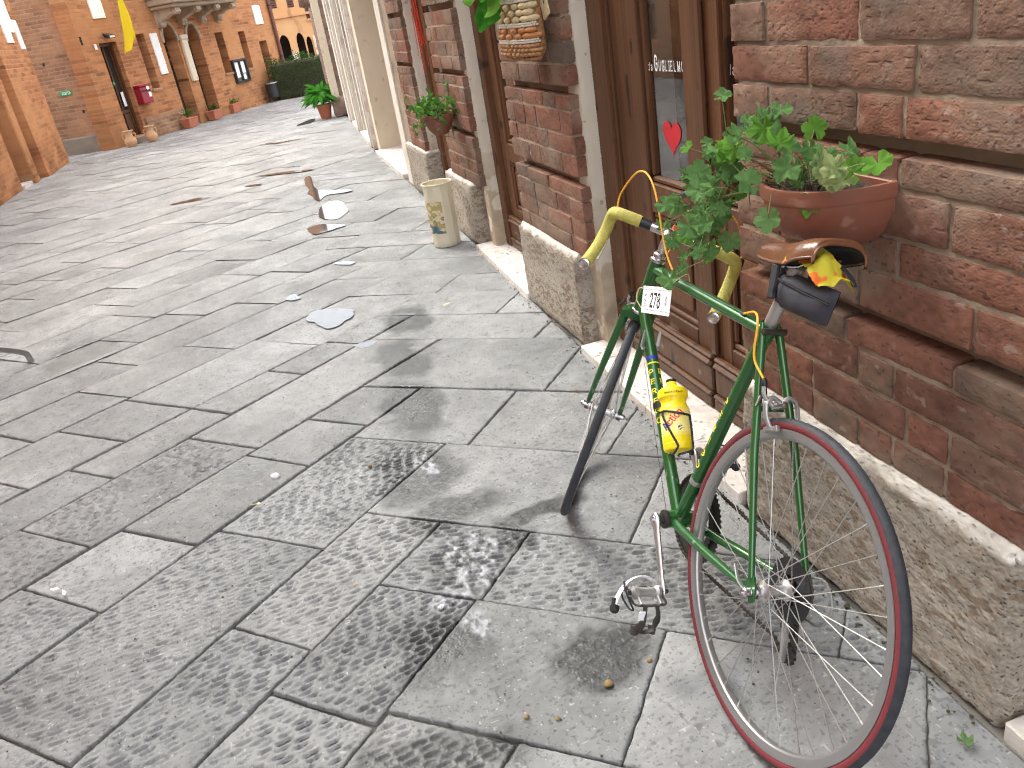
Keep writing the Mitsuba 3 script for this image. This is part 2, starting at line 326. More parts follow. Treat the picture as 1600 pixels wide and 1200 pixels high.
scene['tan_leather'] = bumped(princ(proc(lambda p, n, uv: mix((.175, .072, .032), (.115, .045, .022), fbm(p.x * 22, p.y * 22, p.z * 22, 4))), .30, specular=.6), lambda p, n, uv: .0005 * fbm(p.x * 250, p.y * 250, p.z * 250, 2), 1.0)
scene['black_cloth'] = bumped(princ((.022, .022, .028), .8, sheen=.5), lambda p, n, uv: .0006 * noise(p.x * 500, p.y * 500, p.z * 500), 1.0)
scene['navy_cloth'] = bumped(princ((.032, .031, .045), .75, sheen=.6), lambda p, n, uv: .0006 * noise(p.x * 500, p.y * 500, p.z * 500) + .004 * noise(p.x * 30, p.y * 30, p.z * 40), 1.0)
scene['rag_cloth'] = princ(proc(lambda p, n, uv: mix((.60, .52, .04), (.75, .16, .02), smoothstep(.52, .58, fbm(p.x * 34 + 2, p.y * 34, p.z * 34, 2)))), .8)
scene['bottle_yellow'] = princ((.88, .66, .012), .35, specular=.5)
def bottle_band(p, n, uv):
    a = uv.x * 34; f = dr.abs(a - dr.floor(a) - .5)
    return mix((.88, .66, .02), (.90, .80, .34), (.55 + .3 * smoothstep(.1, .35, f)) * smoothstep(-.02, .25, uv.y) * smoothstep(1.02, .75, uv.y))
scene['bottle_print'] = princ(proc(bottle_band), .35)
scene['print_red'] = princ((.72, .02, .06), .4)
scene['print_blue'] = princ((.03, .03, .35), .4)
scene['print_yellow'] = princ((.75, .62, .03), .4)
scene['print_black'] = princ((.012, .012, .014), .5)
scene['card_white'] = princ((.80, .79, .82), .45)
scene['orange_plastic'] = princ((.85, .11, .015), .35)
scene['string_cream'] = princ((.55, .48, .25), .8)
# plants, pots
def terra(p, n, uv):
    q = mix((.20, .070, .043), (.275, .103, .062), fbm(p.x * 7, p.y * 7, p.z * 7, 4))
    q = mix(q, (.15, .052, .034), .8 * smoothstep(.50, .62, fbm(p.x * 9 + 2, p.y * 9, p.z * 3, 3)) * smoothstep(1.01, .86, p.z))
    return mix(q, (.42, .27, .2), .4 * smoothstep(.66, .8, fbm(p.x * 25, p.y * 25, p.z * 25, 3)))
scene['terracotta'] = princ(proc(terra), .55)
scene['pale_terracotta'] = princ(proc(lambda p, n, uv: mix((.50, .27, .14), (.58, .38, .22), fbm(p.x * 8, p.y * 8, p.z * 8, 3))), .8)
scene['brick_red_pot'] = princ(proc(lambda p, n, uv: mix((.40, .12, .065), (.48, .18, .10), fbm(p.x * 8, p.y * 8, p.z * 8, 3))), .75)
scene['soil'] = bumped(princ(proc(lambda p, n, uv: mix((.018, .012, .01), (.055, .038, .03), fbm(p.x * 90, p.y * 90, p.z * 90, 3))), .95), lambda p, n, uv: .01 * fbm(p.x * 70, p.y * 70, p.z * 70, 3), 1.0)
def leafmat(a, b, tr_=.7, rough=.38, sc=18):
    return {'type': 'principledthin', 'base_color': proc(lambda p, n, uv: mix(a, b, fbm(p.x * sc, p.y * sc, p.z * sc, 3))), 'roughness': rough, 'diff_trans': tr_, 'spec_trans': 0.0, 'eta': 1.45}
scene['ivy_leaf'] = leafmat((.065, .165, .05), (.19, .33, .12), .6, .24, 30)
scene['ivy_leaf_light'] = leafmat((.10, .25, .035), (.16, .33, .06), .8, .35, 30)
scene['ivy_leaf_pale'] = leafmat((.14, .26, .10), (.45, .47, .22), .6, .4, 40)
scene['stem_green'] = princ((.16, .22, .07), .6)
scene['stem_brown'] = princ((.13, .085, .045), .8)
scene['big_leaf'] = leafmat((.022, .12, .015), (.07, .27, .03), .7, .3, 8)
scene['shrub_leaf'] = leafmat((.03, .11, .02), (.09, .22, .045), .7, .35, 6)
scene['hedge_leaf'] = leafmat((.02, .055, .018), (.055, .13, .035), .6, .45, 3)
scene['bark'] = princ((.09, .065, .045), .9)
scene['cream_enamel'] = princ(proc(lambda p, n, uv: mix((.66, .61, .48), (.60, .54, .39), fbm(p.x * 5, p.y * 5, p.z * 5, 3)) * (1 - .4 * smoothstep(.05, .0, p.z) * noise(p.x * 60, p.y * 60, 0))), .4)
def bin_paint(p, n, uv):
    f = fbm(p.x * 24, p.y * 24, p.z * 24, 3)
    q = mix((.06, .14, .19), (.40, .33, .13), smoothstep(.3, .55, f + (p.z - .2) * 1.2))
    q = mix(q, (.62, .22, .06), smoothstep(.58, .66, noise(p.x * 50, p.y * 50, p.z * 50)) * smoothstep(.14, .2, p.z) * smoothstep(.28, .22, p.z))
    return mix(q, (.60, .53, .34), smoothstep(.48, .6, fbm(p.x * 40 + 9, p.y * 40, p.z * 40, 2)))
scene['bin_painting'] = princ(proc(bin_paint), .4)
scene['straw_pale'] = princ(proc(lambda p, n, uv: mix((.45, .36, .20), (.58, .48, .29), noise(p.x * 60, p.y * 60, p.z * 60))), .8)
scene['straw_orange'] = princ(proc(lambda p, n, uv: mix((.36, .14, .045), (.47, .21, .08), noise(p.x * 60, p.y * 60, p.z * 60))), .8)
scene['straw_brown'] = princ(proc(lambda p, n, uv: mix((.20, .09, .04), (.50, .27, .12), noise(p.x * 90, p.y * 90, p.z * 90))), .8)
scene['straw_white'] = princ((.62, .58, .50), .8)
scene['raffia_fibre'] = princ((.72, .05, .02), .6)
scene['mail_red'] = princ((.26, .008, .02), .4)
scene['flag_yellow'] = {'type': 'principledthin', 'base_color': rgb(.85, .66, .04), 'roughness': .8, 'diff_trans': .7}
scene['sign_green'] = princ((.03, .28, .10), .5)
scene['steel_tube'] = princ((.40, .40, .41), .35, metallic=.8)
scene['dry_leaf'] = princ(proc(lambda p, n, uv: mix((.30, .22, .09), (.20, .12, .05), noise(p.x * 120, p.y * 120, 0))), .8)
scene['yellow_leaf'] = princ((.62, .55, .30), .7)
scene['green_litter'] = leafmat((.10, .20, .06), (.20, .30, .14), .4, .6, 40)
scene['dark_moss'] = princ((.05, .05, .02), .9)
def puddle_rough(p, n, uv): return .015 + .02 * noise(p.x * 8, p.y * 8, 0)
scene['puddle_water'] = {'type': 'twosided', 'b': {'type': 'principled', 'base_color': rgb(.05, .047, .043), 'roughness': .03, 'specular': .9, 'clearcoat': 1.0, 'clearcoat_gloss': 1.0}}

# ------------------------------------------------------------------ the paving
WALL = A([[-4.0, 1.06], [1.5, 1.07], [3.5, 1.142], [5.2, 1.21], [7.7, 1.285], [10.3, 1.345], [14.9, 1.63], [16.2, 1.66], [22.0, 2.2], [30.0, 2.6]])
def wallx(y): return np.interp(y, WALL[:, 0], WALL[:, 1])
street = Polygon([(-3.9, -4)] + [(x - .012, y) for y, x in WALL] + [(.9, 26), (-2.6, 18.1), (-4.3, 18.7), (-3.5, 16.6), (-3.9, 13)])
pave = structure('pavement', 'grey stone slab pavement of the narrow street')
put(pave, TM([(-60, -60, -.011), (60, -60, -.011), (60, 80, -.011), (-60, 80, -.011)], [(0, 1, 2), (0, 2, 3)]), 'joint_dirt')
def isect(p, a, q, b):
    d1, d2 = A([math.cos(a), math.sin(a)]), A([math.cos(b), math.sin(b)])
    s = np.linalg.solve(A([d1, -d2]).T, A(q) - A(p)); return A(p) + d1 * s[0]
D2R = math.pi / 180
P = {0: (-.06, 1.49), 1: (0, 1.965), 2: (.02, 2.36), 3: (.05, 2.93), 4: (.16, 3.39), 5: (.27, 3.95), 6: (.38, 4.28), 7: (.28, 4.77)}
aL = {0: 43, 1: 41.5, 2: 41, 3: 39, 4: 35.5, 5: 35.5, 6: 33, 7: 33.5}
aR = {0: -40.3, 1: -40.3, 2: -40.1, 3: -39.6, 4: -38.2, 5: -37.3, 6: -37.5, 7: -37.1}
for k in range(-1, -9, -1):
    P[k] = (P[k + 1][0] - .01, P[k + 1][1] - .46); aL[k], aR[k] = 43, -40.5
prng = np.random.default_rng(3)
for k in range(8, 60):
    P[k] = (P[k - 1][0] + prng.uniform(-.05, .07), P[k - 1][1] + prng.uniform(.40, .54)); aL[k] = 33 - .15 * (k - 8) + prng.uniform(-.5, .5); aR[k] = -37 + .1 * (k - 8)
cutsL = {0: [(-.20, 1.575)], 1: [(-.315, 1.905), (-.72, 1.62)], 2: [(-.29, 2.41), (-.885, 1.78)], 3: [(-.925, 2.42), (-.645, 2.625), (-.26, 2.95), (.02, 3.12)], 4: [(-1.0, 2.83), (-.48, 3.3)],
         5: [(-.975, 3.31), (-.515, 3.62), (-.17, 3.85), (.14, 4.05)], 6: [(-1.38, 3.55), (-1.0, 3.71), (-.72, 3.87), (-.1, 4.28)], 7: [(-.95, 4.1), (-.5, 4.5)]}
cutsR = {0: [(.50, 1.28)], 1: [(.335, 1.86)], 2: [(.80, 1.91)], 3: [(.56, 2.76), (.93, 2.38)], 4: [(.9, 2.95)], 5: [(1.0, 3.45)], 6: [(.95, 3.9)]}
quads = []
for k in range(-8, 56):
    l0, l1, r0, r1 = aL[k] * D2R, aL[k + 1] * D2R, aR[k] * D2R, aR[k + 1] * D2R
    E0 = isect(P[k], l0, P[k + 1], r1); d0 = A([math.cos(l0), math.sin(l0)])
    if k in cutsL: cs = sorted((E0 - A(c)) @ d0 for c in cutsL[k])
    else: cs = []
    s = cs[-1] if cs else 0.0
    if cs == [] : cs = []
    while s < 9:
        s += prng.uniform(.42, .95); cs.append(s)
    prev = (E0, A(P[k + 1], float))
    for s in cs:
        b = E0 - d0 * s; a = isect(b, (-44.5 + prng.uniform(-2, 2)) * D2R, P[k + 1], l1)
        quads.append(('L', k, Polygon([b, prev[0], prev[1], a]))); prev = (b, a)
    dr0 = A([math.cos(r0), math.sin(r0)]); Q0 = A(P[k], float)
    cs = sorted((A(c) - Q0) @ dr0 for c in cutsR.get(k, [])); s = cs[-1] if cs else 0
    if s > .9: s += .3
    while s < 3.0:
        s += prng.uniform(.5, 1.0); cs.append(s)
    prev = (Q0, E0)
    for s in cs:
        b = Q0 + dr0 * s; a = isect(b, (48 + prng.uniform(-2, 2)) * D2R, P[k + 1], r1)
        quads.append(('R', k, Polygon([prev[0], b, a, prev[1]]))); prev = (b, a)
slabs = []
for side, k, q in quads:
    if not q.is_valid: q = q.buffer(0)
    q = q.intersection(street)
    for g in getattr(q, 'geoms', [q]):
        if g.geom_type == 'Polygon' and g.area > .004:
            c = g.centroid; slabs.append((side, k, g, math.hypot(c.x, c.y)))
# in view (roughly) and near first
def in_view(g):
    for x, y in list(g.exterior.coords) + [(g.centroid.x, g.centroid.y)]:
        v = A([x, y, 0]) - EYE; dz = v @ _f
        if dz > .3:
            xr = v @ (_r0 * math.cos(_ro) + _d0 * math.sin(_ro)) / dz; yr = v @ (-_up) / dz
            if abs(xr) < .66 and abs(yr) < .5: return True
    return False
slabs = sorted(slabs, key=lambda s: s[3])
seen = [s for s in slabs if in_view(s[2])]
rest = [s for s in slabs if not in_view(s[2])]
def pits(x, y, ang, seed, pitch=.017, per=.036):
    ca, sa = math.cos(ang), math.sin(ang)
    w = .009 * meshkit.noise(np.c_[x * 4, y * 4, np.full_like(x, seed)], 3) + .003 * meshkit.noise(np.c_[x * 17, y * 17, np.full_like(x, seed)], 4)
    a = x * ca + y * sa; b = -x * sa + y * ca + w
    row = np.floor(b / pitch); fb = b / pitch - row - .5
    off = np.abs(np.sin(row * 12.9898 + seed * 7.1) * 43758.5) % 1
    aa = a / per + off; ci = np.floor(aa); fa = aa - ci - .5
    rr = np.abs(np.sin(row * 78.233 + ci * 37.719 + seed) * 43758.5) % 1
    fa = fa + (rr - .5) * .25
    return np.where(fb > .14, np.exp(-((fb - .14) / .13) ** 2), np.exp(-((fb - .14) / .34) ** 2)) * np.exp(-((fa / (.27 + .12 * rr)) ** 4)) * (.45 + .75 * rr)
def slab_mesh(g, side, k, i, dist):
    r = np.random.default_rng(1000 + i)
    g = g.buffer(-(.0012 + r.uniform(0, .0022) + (.0022 if side == 'L' else 0)), join_style=2)
    if g.is_empty: return None
    if g.geom_type != 'Polygon': g = max(g.geoms, key=lambda q: q.area)
    g2 = g.buffer(-.006, join_style=1).buffer(.006, join_style=1)
    if g2.is_empty or g2.geom_type != 'Polygon': g2 = g
    step = .0042 if dist < 2.6 else .0054 if dist < 3.3 else .0085 if dist < 4.2 else .03 if dist < 6 else .08
    m = sheet(g2, 0, step); v = np.array(m.vertices); x, y = v[:, 0], v[:, 1]
    import shapely
    pts = shapely.points(v[:, :2]); ed = shapely.distance(g2.exterior, pts)
    h = r.uniform(-.003, .003) + (x - g.centroid.x) * r.uniform(-.006, .006) + (y - g.centroid.y) * r.uniform(-.006, .006)
    z = np.full(len(v), 0.0) + h
    z += .004 * (meshkit.fbm(np.c_[x * 5, y * 5, np.full_like(x, i)], 3) - .5)
    rounded = np.clip(1 - ed / .008, 0, 1)
    if dist < 4.2:
        smooth_ = (side == 'R' and k <= 0) or (side == 'R' and x.mean() > .32 and not (k == 1 and x.mean() < 1.1)) or (side == 'L' and k == 3 and -.5 < x.mean() < 0.3 and y.mean() > 2.8) or (side == 'L' and k == 3 and -.62 < x.mean() < -.3) or (side == 'L' and k == 4 and x.mean() > -.35)
        amp = (.0022 if smooth_ else r.uniform(.0085, .0125))
        if k == 1 and side == 'R': amp = .0125
        amp *= float(np.clip(1 - (dist - 2.5) * .55, .45, 1))
        ang = (r.uniform(0, 14) if side == 'L' or k != 1 else -18 + r.uniform(-4, 4)) * D2R
        wear = np.clip(.62 + 1.5 * (meshkit.fbm(np.c_[x * 4, y * 4, np.full_like(x, i + .5)], 2) - .36), .12, 1.0)
        z -= amp * pits(x, y, ang, i * 1.7, .0175 + r.uniform(0, .0045), .042 + r.uniform(0, .016)) * wear * np.clip(ed / .02, .15, 1)
        z += .0007 * (meshkit.fbm(np.c_[x * 55, y * 55, np.full_like(x, i)], 3) - .5)
    z -= .0034 * rounded ** 2 * (.7 + .6 * meshkit.noise(np.c_[x * 30, y * 30, np.full_like(x, i)]))
    # ragged edge in plan
    nx = meshkit.noise(np.c_[x * 40, y * 40, np.full_like(x, 1.)]) - .5; ny = meshkit.noise(np.c_[x * 40, y * 40, np.full_like(x, 9.)]) - .5
    v[:, 0] += .004 * nx * rounded; v[:, 1] += .004 * ny * rounded
    v[:, 2] = z
    # skirt
    f = np.asarray(m.faces)
    e = np.sort(np.vstack([f[:, [0, 1]], f[:, [1, 2]], f[:, [2, 0]]]), axis=1)
    u, cnt = np.unique(e, axis=0, return_counts=True); bd = u[cnt == 1]
    used = np.unique(bd); mp = {o: len(v) + j for j, o in enumerate(used)}
    low = v[used].copy(); low[:, 2] = -.03
    fd = {}
    for t in np.vstack([f[:, [0, 1]], f[:, [1, 2]], f[:, [2, 0]]]): fd[(t[0], t[1])] = 1
    sf = []
    for a, b in bd:
        if (a, b) not in fd: a, b = b, a
        sf += [[a, mp[a], mp[b]], [a, mp[b], b]]
    v = np.vstack([v, low]); f = np.vstack([f, sf])
    idx = r.integers(0, 16)
    uv = np.c_[v[:, 0] + 50 + 100 * idx, v[:, 1]]
    return TM(v, f), uv
stuff_m, stuff_uv = [], []
npart = 0
for i, (side, k, g, d) in enumerate(seen + rest):
    if i >= len(seen) and d > 6: continue
    near_only = d if i < len(seen) else 9.0
    r_ = slab_mesh(g, side, k, i, near_only)
    if r_ is None: continue
    if i < len(seen) and npart < 298:
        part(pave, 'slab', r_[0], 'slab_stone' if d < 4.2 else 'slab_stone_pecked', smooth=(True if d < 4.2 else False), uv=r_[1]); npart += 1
    else: stuff_m.append(r_[0]); stuff_uv.append(r_[1])
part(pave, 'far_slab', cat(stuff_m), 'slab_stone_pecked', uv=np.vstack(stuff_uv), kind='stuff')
# standing water
PUD = [([(0.02, 4.54), (.1, 4.64), (.2, 4.55), (.28, 4.40), (.2, 4.31), (.1, 4.28), (.04, 4.39)], 'white puddle lying along the long joint beside the smooth slab'),
       ([(.19, 3.9), (.24, 3.92), (.3, 3.9), (.28, 3.84), (.22, 3.85)], 'tiny puddle at the end of the pecked strip'),
       ([(.2, 6.81), (.32, 6.9), (.48, 6.71), (.44, 6.62), (.26, 6.59)], 'small dark-rimmed puddle just before the forked puddle'),
       ([(.36, 7.45), (.48, 7.8), (.6, 7.6), (.58, 7.14), (.45, 6.97), (.36, 7.1)], 'broad bright puddle below the forked one'),
       ([(.40, 9.3), (.47, 9.4), (.46, 8.6), (.72, 8.2), (.5, 8.1), (.40, 7.9), (.36, 8.3)], 'forked bright puddle reflecting the orange house'),
       ([(-1.02, 9.60), (-.75, 9.64), (-.6, 9.48), (-.87, 9.48)], 'long thin puddle out in the middle of the street'),
       ([(-.1, 10.35), (.2, 10.28), (.48, 10.08), (.57, 9.92), (.3, 10.05), (.04, 10.24)], 'stretched puddle running towards the forked one'),
       ([(-.23, 9.78), (-.09, 9.74), (-.06, 9.64), (-.2, 9.68)], 'small puddle between the stretched and the long thin one'),
       ([(.04, 13.6), (.37, 13.42), (.66, 13.3), (.40, 13.25), (.20, 13.4)], 'far pale puddle below the potted plant'),
       ([(.78, 15.5), (.99, 16.0), (1.14, 16.0), (.99, 15.4)], 'farthest puddle, at the foot of the terracotta pot'),
       ([(-.08, 5.02), (-.02, 5.05), (0, 4.95), (-.05, 4.93)], 'spot of water on a pecked slab near the white puddle'),
       ([(.28, 5.56), (.34, 5.58), (.42, 5.48), (.36, 5.45)], 'sliver of water level with the painted bin')]
for j, (pp, lab) in enumerate(PUD):
    pp = smooth_path(pp, 5, True); c = pp.mean(0); r = np.random.default_rng(j)
    d = pp - c; an = np.arctan2(d[:, 1], d[:, 0])
    pp = c + d * (1 + .16 * np.sin(an * 3 + j) * r.uniform(.3, 1) + .05 * np.sin(an * 7 + 2 * j) + .02 * np.sin(an * 13 + j))[:, None]
    g = Polygon(pp).buffer(0); g = g if g.geom_type == 'Polygon' else max(g.geoms, key=lambda q: q.area)
    k = structure('puddle', lab); put(k, sheet(g, .0062 if j != 1 else .005, .04), 'puddle_water')

# ------------------------------------------------------------------ the brick house on the street's near side
house = thing('brick_house', 'dark red brick house with plastered door jambs and brown glazed double doors', 'house')
def prism_block(x0, x1, y0, y1, z0, z1, step=.012, amp=.0035, bev=.006, seed=0, faces=('x', 'y'), both=True):
    """A worn block: face towards the street (-x) and the end faces carry a grid of displaced points."""
    ny = max(2, int((y1 - y0) / step)); nz = max(2, int((z1 - z0) / step)); nx = max(1, int((x1 - x0) / max(step, .02)))
    ys, zs, xs = np.linspace(y0, y1, ny + 1), np.linspace(z0, z1, nz + 1), np.linspace(x0, x1, nx + 1)
    V, F, off = [], [], 0
    def grid(a, b, f, flip):
        nonlocal off
        na, nb = len(a), len(b); aa, bb = np.meshgrid(a, b, indexing='ij')
        V.append(f(aa.ravel(), bb.ravel()))
        i, j = np.meshgrid(np.arange(na - 1), np.arange(nb - 1), indexing='ij'); q = (i * nb + j).ravel() + off
        t = np.vstack([np.c_[q, q + nb, q + nb + 1], np.c_[q, q + nb + 1, q + 1]])
        F.append(t[:, ::-1] if flip else t); off += na * nb
    grid(ys, zs, lambda a, b: np.c_[np.full_like(a, x0), a, b], True)
    grid(xs, zs, lambda a, b: np.c_[a, np.full_like(a, y0), b], False)
    grid(xs, zs, lambda a, b: np.c_[a, np.full_like(a, y1), b], True)
    grid(xs, ys, lambda a, b: np.c_[a, b, np.full_like(a, z1)], False)
    grid(xs, ys, lambda a, b: np.c_[a, b, np.full_like(a, z0)], True)
    v = np.vstack(V)
    # rounded arrises + rough faces, the same at coincident vertices
    d = np.c_[v[:, 0] - x0, np.minimum(v[:, 1] - y0, y1 - v[:, 1]), np.minimum(v[:, 2] - z0, z1 - v[:, 2])]
    c = A([(x0 + x1) / 2, (y0 + y1) / 2, (z0 + z1) / 2])
    s = np.sign(c - v); s[:, 0] = 1
    k = np.clip(1 - d / bev, 0, 1); near = np.sort(k, axis=1)
    w = .45 * bev * near[:, 1:2] * (k > 0)
    n1 = meshkit.fbm(v * 34 + seed * 3.1, 3) - .5; n2 = meshkit.noise(v * 90 + seed, 4) - .5; n3 = meshkit.noise(v * 50 - seed, 5)
    v = v + s * w * (.6 + 1.6 * n3[:, None])
    front = k[:, 0:1] > .01
    out = np.zeros_like(v); out[:, 0] = -np.where(d[:, 0] < 1e-6, 1, 0)
    out[:, 1] = np.where(d[:, 1] < 1e-6, -s[:, 1], 0); out[:, 2] = np.where(d[:, 2] < 1e-6, -s[:, 2], 0) * .5
    v = v + out * ((n1 * 2 * amp + n2 * amp * .8)[:, None])
    return TM(v, np.vstack(F))
def tuv(m, idx, a=1, b=2): v = np.asarray(m.vertices); return np.c_[v[:, a] + 50 + 100 * idx, v[:, b]]
BANDS = [(.413, .71), (.748, 1.062), (1.095, 1.43), (1.465, 1.80)]
COURSE = {0: [.413, .487, .568, .652, .71], 1: [.748, .834, .911, 1.004, 1.062], 2: [1.095, 1.174, 1.258, 1.346, 1.43], 3: [1.465, 1.548, 1.632, 1.716, 1.80]}
# measured upright joints of the nearest pier, per band and course (y positions)
J1 = {(0, 0): [1.62, 1.50, 1.338, 1.235, 1.09], (0, 1): [1.70, 1.50, 1.20, 1.086], (0, 2): [1.66, 1.346, 1.238], (0, 3): [1.55, 1.39, 1.088],
      (1, 0): [1.56, 1.348, 1.052], (1, 1): [1.62, 1.40, 1.246], (1, 2): [1.52, 1.34, 1.12], (1, 3): [1.62, 1.352, 1.25],
      (2, 0): [1.656, 1.367, 1.244], (2, 1): [1.517, 1.219], (2, 2): [1.667, 1.367, 1.104], (2, 3): [1.55, 1.25, 1.08],
      (3, 0): [1.65, 1.35, 1.1], (3, 1): [1.52, 1.22], (3, 2): [1.66, 1.36, 1.1], (3, 3): [1.55, 1.25]}
brng = np.random.default_rng(11)
def pier(y0, y1, X, px, py0, py1, joints=None, step=.012, plinth_back=.17, depth=.10, top_band=4, cap=True):
    """One brick pier from y0 (near end) to y1, brick face at X, on a stone plinth whose face is at px."""
    P_ = part(house, 'pier', box(X + .05, X + .34, y0 + .02, y1 - .006, 0.0, 1.83), 'mortar')
    part(P_, 'plinth', prism_block(px, X + .20, py0, py1, -.02, .413, max(step, .012), .005, .020, seed=y0), 'porous_stone', smooth=True)
    for b in range(top_band):
        zz = COURSE[b]
        # recess filled by a darker set-back course
        for c in range(4):
            js = joints.get((b, c), []) if joints else []
            if not js:
                y = y1 - brng.choice([.12, .18, .26]); 
                while y > y0 + .09: js.append(y); y -= brng.choice([.15, .27, .29])
            ed = [y1 + brng.uniform(-.006, .006)] + sorted(js, reverse=True) + [y0 + brng.uniform(-.006, .006)]
            for a, e in zip(ed[:-1], ed[1:]):
                g = .0038; push = brng.uniform(-.004, .001)
                m = prism_block(X + push, X + depth, e + (g if e > y0 + .02 else 0), a - (g if a < y1 - .02 else 0), zz[c] + (.0036 if c else 0), zz[c + 1] - (.0036 if c < 3 else 0), step, .0013 if step < .02 else .0010, .0036, seed=len(scene))
                t = .5 * brng.uniform(-1, 1) * D2R; v = np.asarray(m.vertices); v[:, 2] += (v[:, 1] - (a + e) / 2) * t
                part(P_, 'brick', TM(v, m.faces), 'old_brick', smooth=True, uv=tuv(m, brng.integers(0, 16)))
            # raked mortar bed, filled almost flush in the nearest pier
        m = prism_block(X + .0045, X + .06, y0 + .012, y1 - .008, zz[0] + .002, zz[-1] - .008, step if step < .02 else .03, .0032, .004, seed=b + y0)
        part(P_, 'mortar_bed', m, 'mortar', smooth=True)
    return P_
pier(.90, 1.80, 1.09, 1.066, .885, 1.793, J1, .0105)
pier(3.08, 3.93, 1.165, 1.138, 3.165, 3.965, None, .022)
pier(4.96, 5.70, 1.228, 1.206, 5.13, 5.86, None, .03, depth=.10)
pier(6.84, 7.42, 1.292, 1.272, 6.79, 7.69, None, .03)
# upper wall and the house's inside (never open to the sky)
def plain(m, mat, name, parent, idx=3): return part(parent, name, m, mat, uv=tuv(m, idx))
plain(box(1.135, 1.60, -4, 3.6, 1.83, 7.2), 'old_brick', 'upper_wall', house)  # height above the view is raised to darken the near street
plain(box(1.235, 1.60, 3.6, 8.0, 1.832, 6.0), 'old_brick', 'upper_wall', house)
plain(box(1.09, 1.60, -4, -.35, 0, 1.83), 'old_brick', 'lower_wall', house)
part(house, 'room_wall', box(3.6, 3.7, -4, 8, 0, 4.2), 'room_dark')
part(house, 'room_floor', box(1.60, 3.6, -4, 8, .02, .06), 'room_dark')
part(house, 'room_ceiling', box(1.60, 3.7, -4, 8, 2.6, 4.2), 'room_dark')
part(house, 'room_end', box(1.60, 3.6, -4.2, -4, 0, 4.2), 'room_dark')
# plaster jambs: the reveal beside each door (far side and near side) with a rough grid for its relief
def jamb(x0, x1, y0, y1, seed): part(house, 'door_jamb', prism_block(x0, x1, y0, y1, 0, 1.84, .03, .0025, .01, seed=seed), 'beige_plaster', smooth=True)
jamb(1.202, 1.60, 3.066, 3.20, 1)            # far jamb of the nearest door
jamb(1.17, 1.60, 1.755, 1.79, 3)
jamb(1.262, 1.60, 4.945, 5.05, 4)
jamb(1.25, 1.60, 3.90, 3.935, 5)
jamb(1.322, 1.60, 6.825, 6.90, 6)
jamb(1.31, 1.60, 5.68, 5.72, 7)
jamb(1.17, 1.60, .905, .95, 8)
jamb(1.115, 1.60, -.40, -.34, 9)
def step_slab(x0, x1, y0, y1, ang=0.0, z=.034):
    m = rbox(0, x1 - x0, 0, y1 - y0, -.02, z, .004)
    part(house, 'doorstep', tr(m, rot([0, 0, 1], ang), (x0, y0, 0)), 'marble')
step_slab(1.058, 1.50, 1.80, 3.118, -.028)
step_slab(1.128, 1.55, 3.935, 5.10, -.035)
step_slab(1.215, 1.60, 5.73, 6.83, -.035)
step_slab(1.066, 1.50, -.34, .875, 0)

def wbox(door, name, x0, x1, y0, y1, z0, z1, b=.004):
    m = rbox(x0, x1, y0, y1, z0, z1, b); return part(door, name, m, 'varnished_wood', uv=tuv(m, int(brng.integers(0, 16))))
def glazed_leaf(door, X, ya, yb, zb, zt, st0, st1, glass0, detail=True, lettering=True):
    """A door leaf between ya and yb (ya < yb): stiles st0 (at ya) and st1 (at yb), glass above glass0, panels below."""
    T = .05
    wbox(door, 'stile', X, X + T, ya, ya + st0, zb, zt); wbox(door, 'stile', X, X + T, yb - st1, yb, zb, zt)
    a, b = ya + st0 + .001, yb - st1 - .001
    wbox(door, 'rail', X + .001, X + T - .001, a, b, glass0 - .13, glass0 - .022)
    wbox(door, 'rail', X + .001, X + T - .001, a, b, zb + .17, zb + .25)
    wbox(door, 'rail', X + .001, X + T - .001, a, b, zt - .1, zt)
    # glazing bead, raised mouldings, panel
    for (q0, q1, z0, z1) in ((a, b, glass0 - .021, glass0),):
        wbox(door, 'bead', X + .012, X + .04, q0, q1, z0, z1, .006)
    for q in (a, b - .016): wbox(door, 'bead', X + .012, X + .04, q, q + .016, glass0 + .001, zt - .101, .005)
    z0, z1 = zb + .251, glass0 - .131
    wbox(door, 'panel', X + .022, X + .04, a, b, z0, z1)
    w = .022
    wbox(door, 'moulding', X + .008, X + .021, a, b, z0, z0 + w, .006); wbox(door, 'moulding', X + .008, X + .021, a, b, z1 - w, z1, .006)
    wbox(door, 'moulding', X + .008, X + .021, a, a + w, z0 + w + .001, z1 - w - .001, .006); wbox(door, 'moulding', X + .008, X + .021, b - w, b, z0 + w + .001, z1 - w - .001, .006)
    wbox(door, 'raised_panel', X + .010, X + .021, a + .045, b - .045, z0 + .045, z1 - .045, .009)
    # kick board with mouldings, across the leaf
    wbox(door, 'kick_board', X - .022, X - .0005, ya + .004, yb - .004, zb + .062, zb + .155, .005)
    wbox(door, 'moulding', X - .034, X - .0005, ya + .003, yb - .003, zb + .156, zb + .181, .010)
    wbox(door, 'moulding', X - .026, X - .0005, ya + .003, yb - .003, zb + .1815, zb + .198, .006)
    wbox(door, 'moulding', X - .036, X - .0005, ya + .003, yb - .003, zb + .044, zb + .0615, .008)
    wbox(door, 'moulding', X - .030, X - .0005, ya + .003, yb - .003, zb + .001, zb + .0435, .005)
    part(door, 'pane', TM([(X + .026, a, glass0 - .01), (X + .026, b, glass0 - .01), (X + .026, b, zt - .095), (X + .026, a, zt - .095)], [(0, 2, 1), (0, 3, 2)]), 'window_glass')
def wall_text(t, h, X, ystart, z, sx, mat, parent, name='lettering', depth=.0006, bold=True):
    """Lettering read from the street on a plane x = X, running towards -y."""
    m = text2d(t, h, depth, sx, bold); v = np.asarray(m.vertices)
    return part(parent, name, TM(np.c_[np.full(len(v), X) - v[:, 2], ystart - v[:, 0], z + v[:, 1]], m.faces), mat)
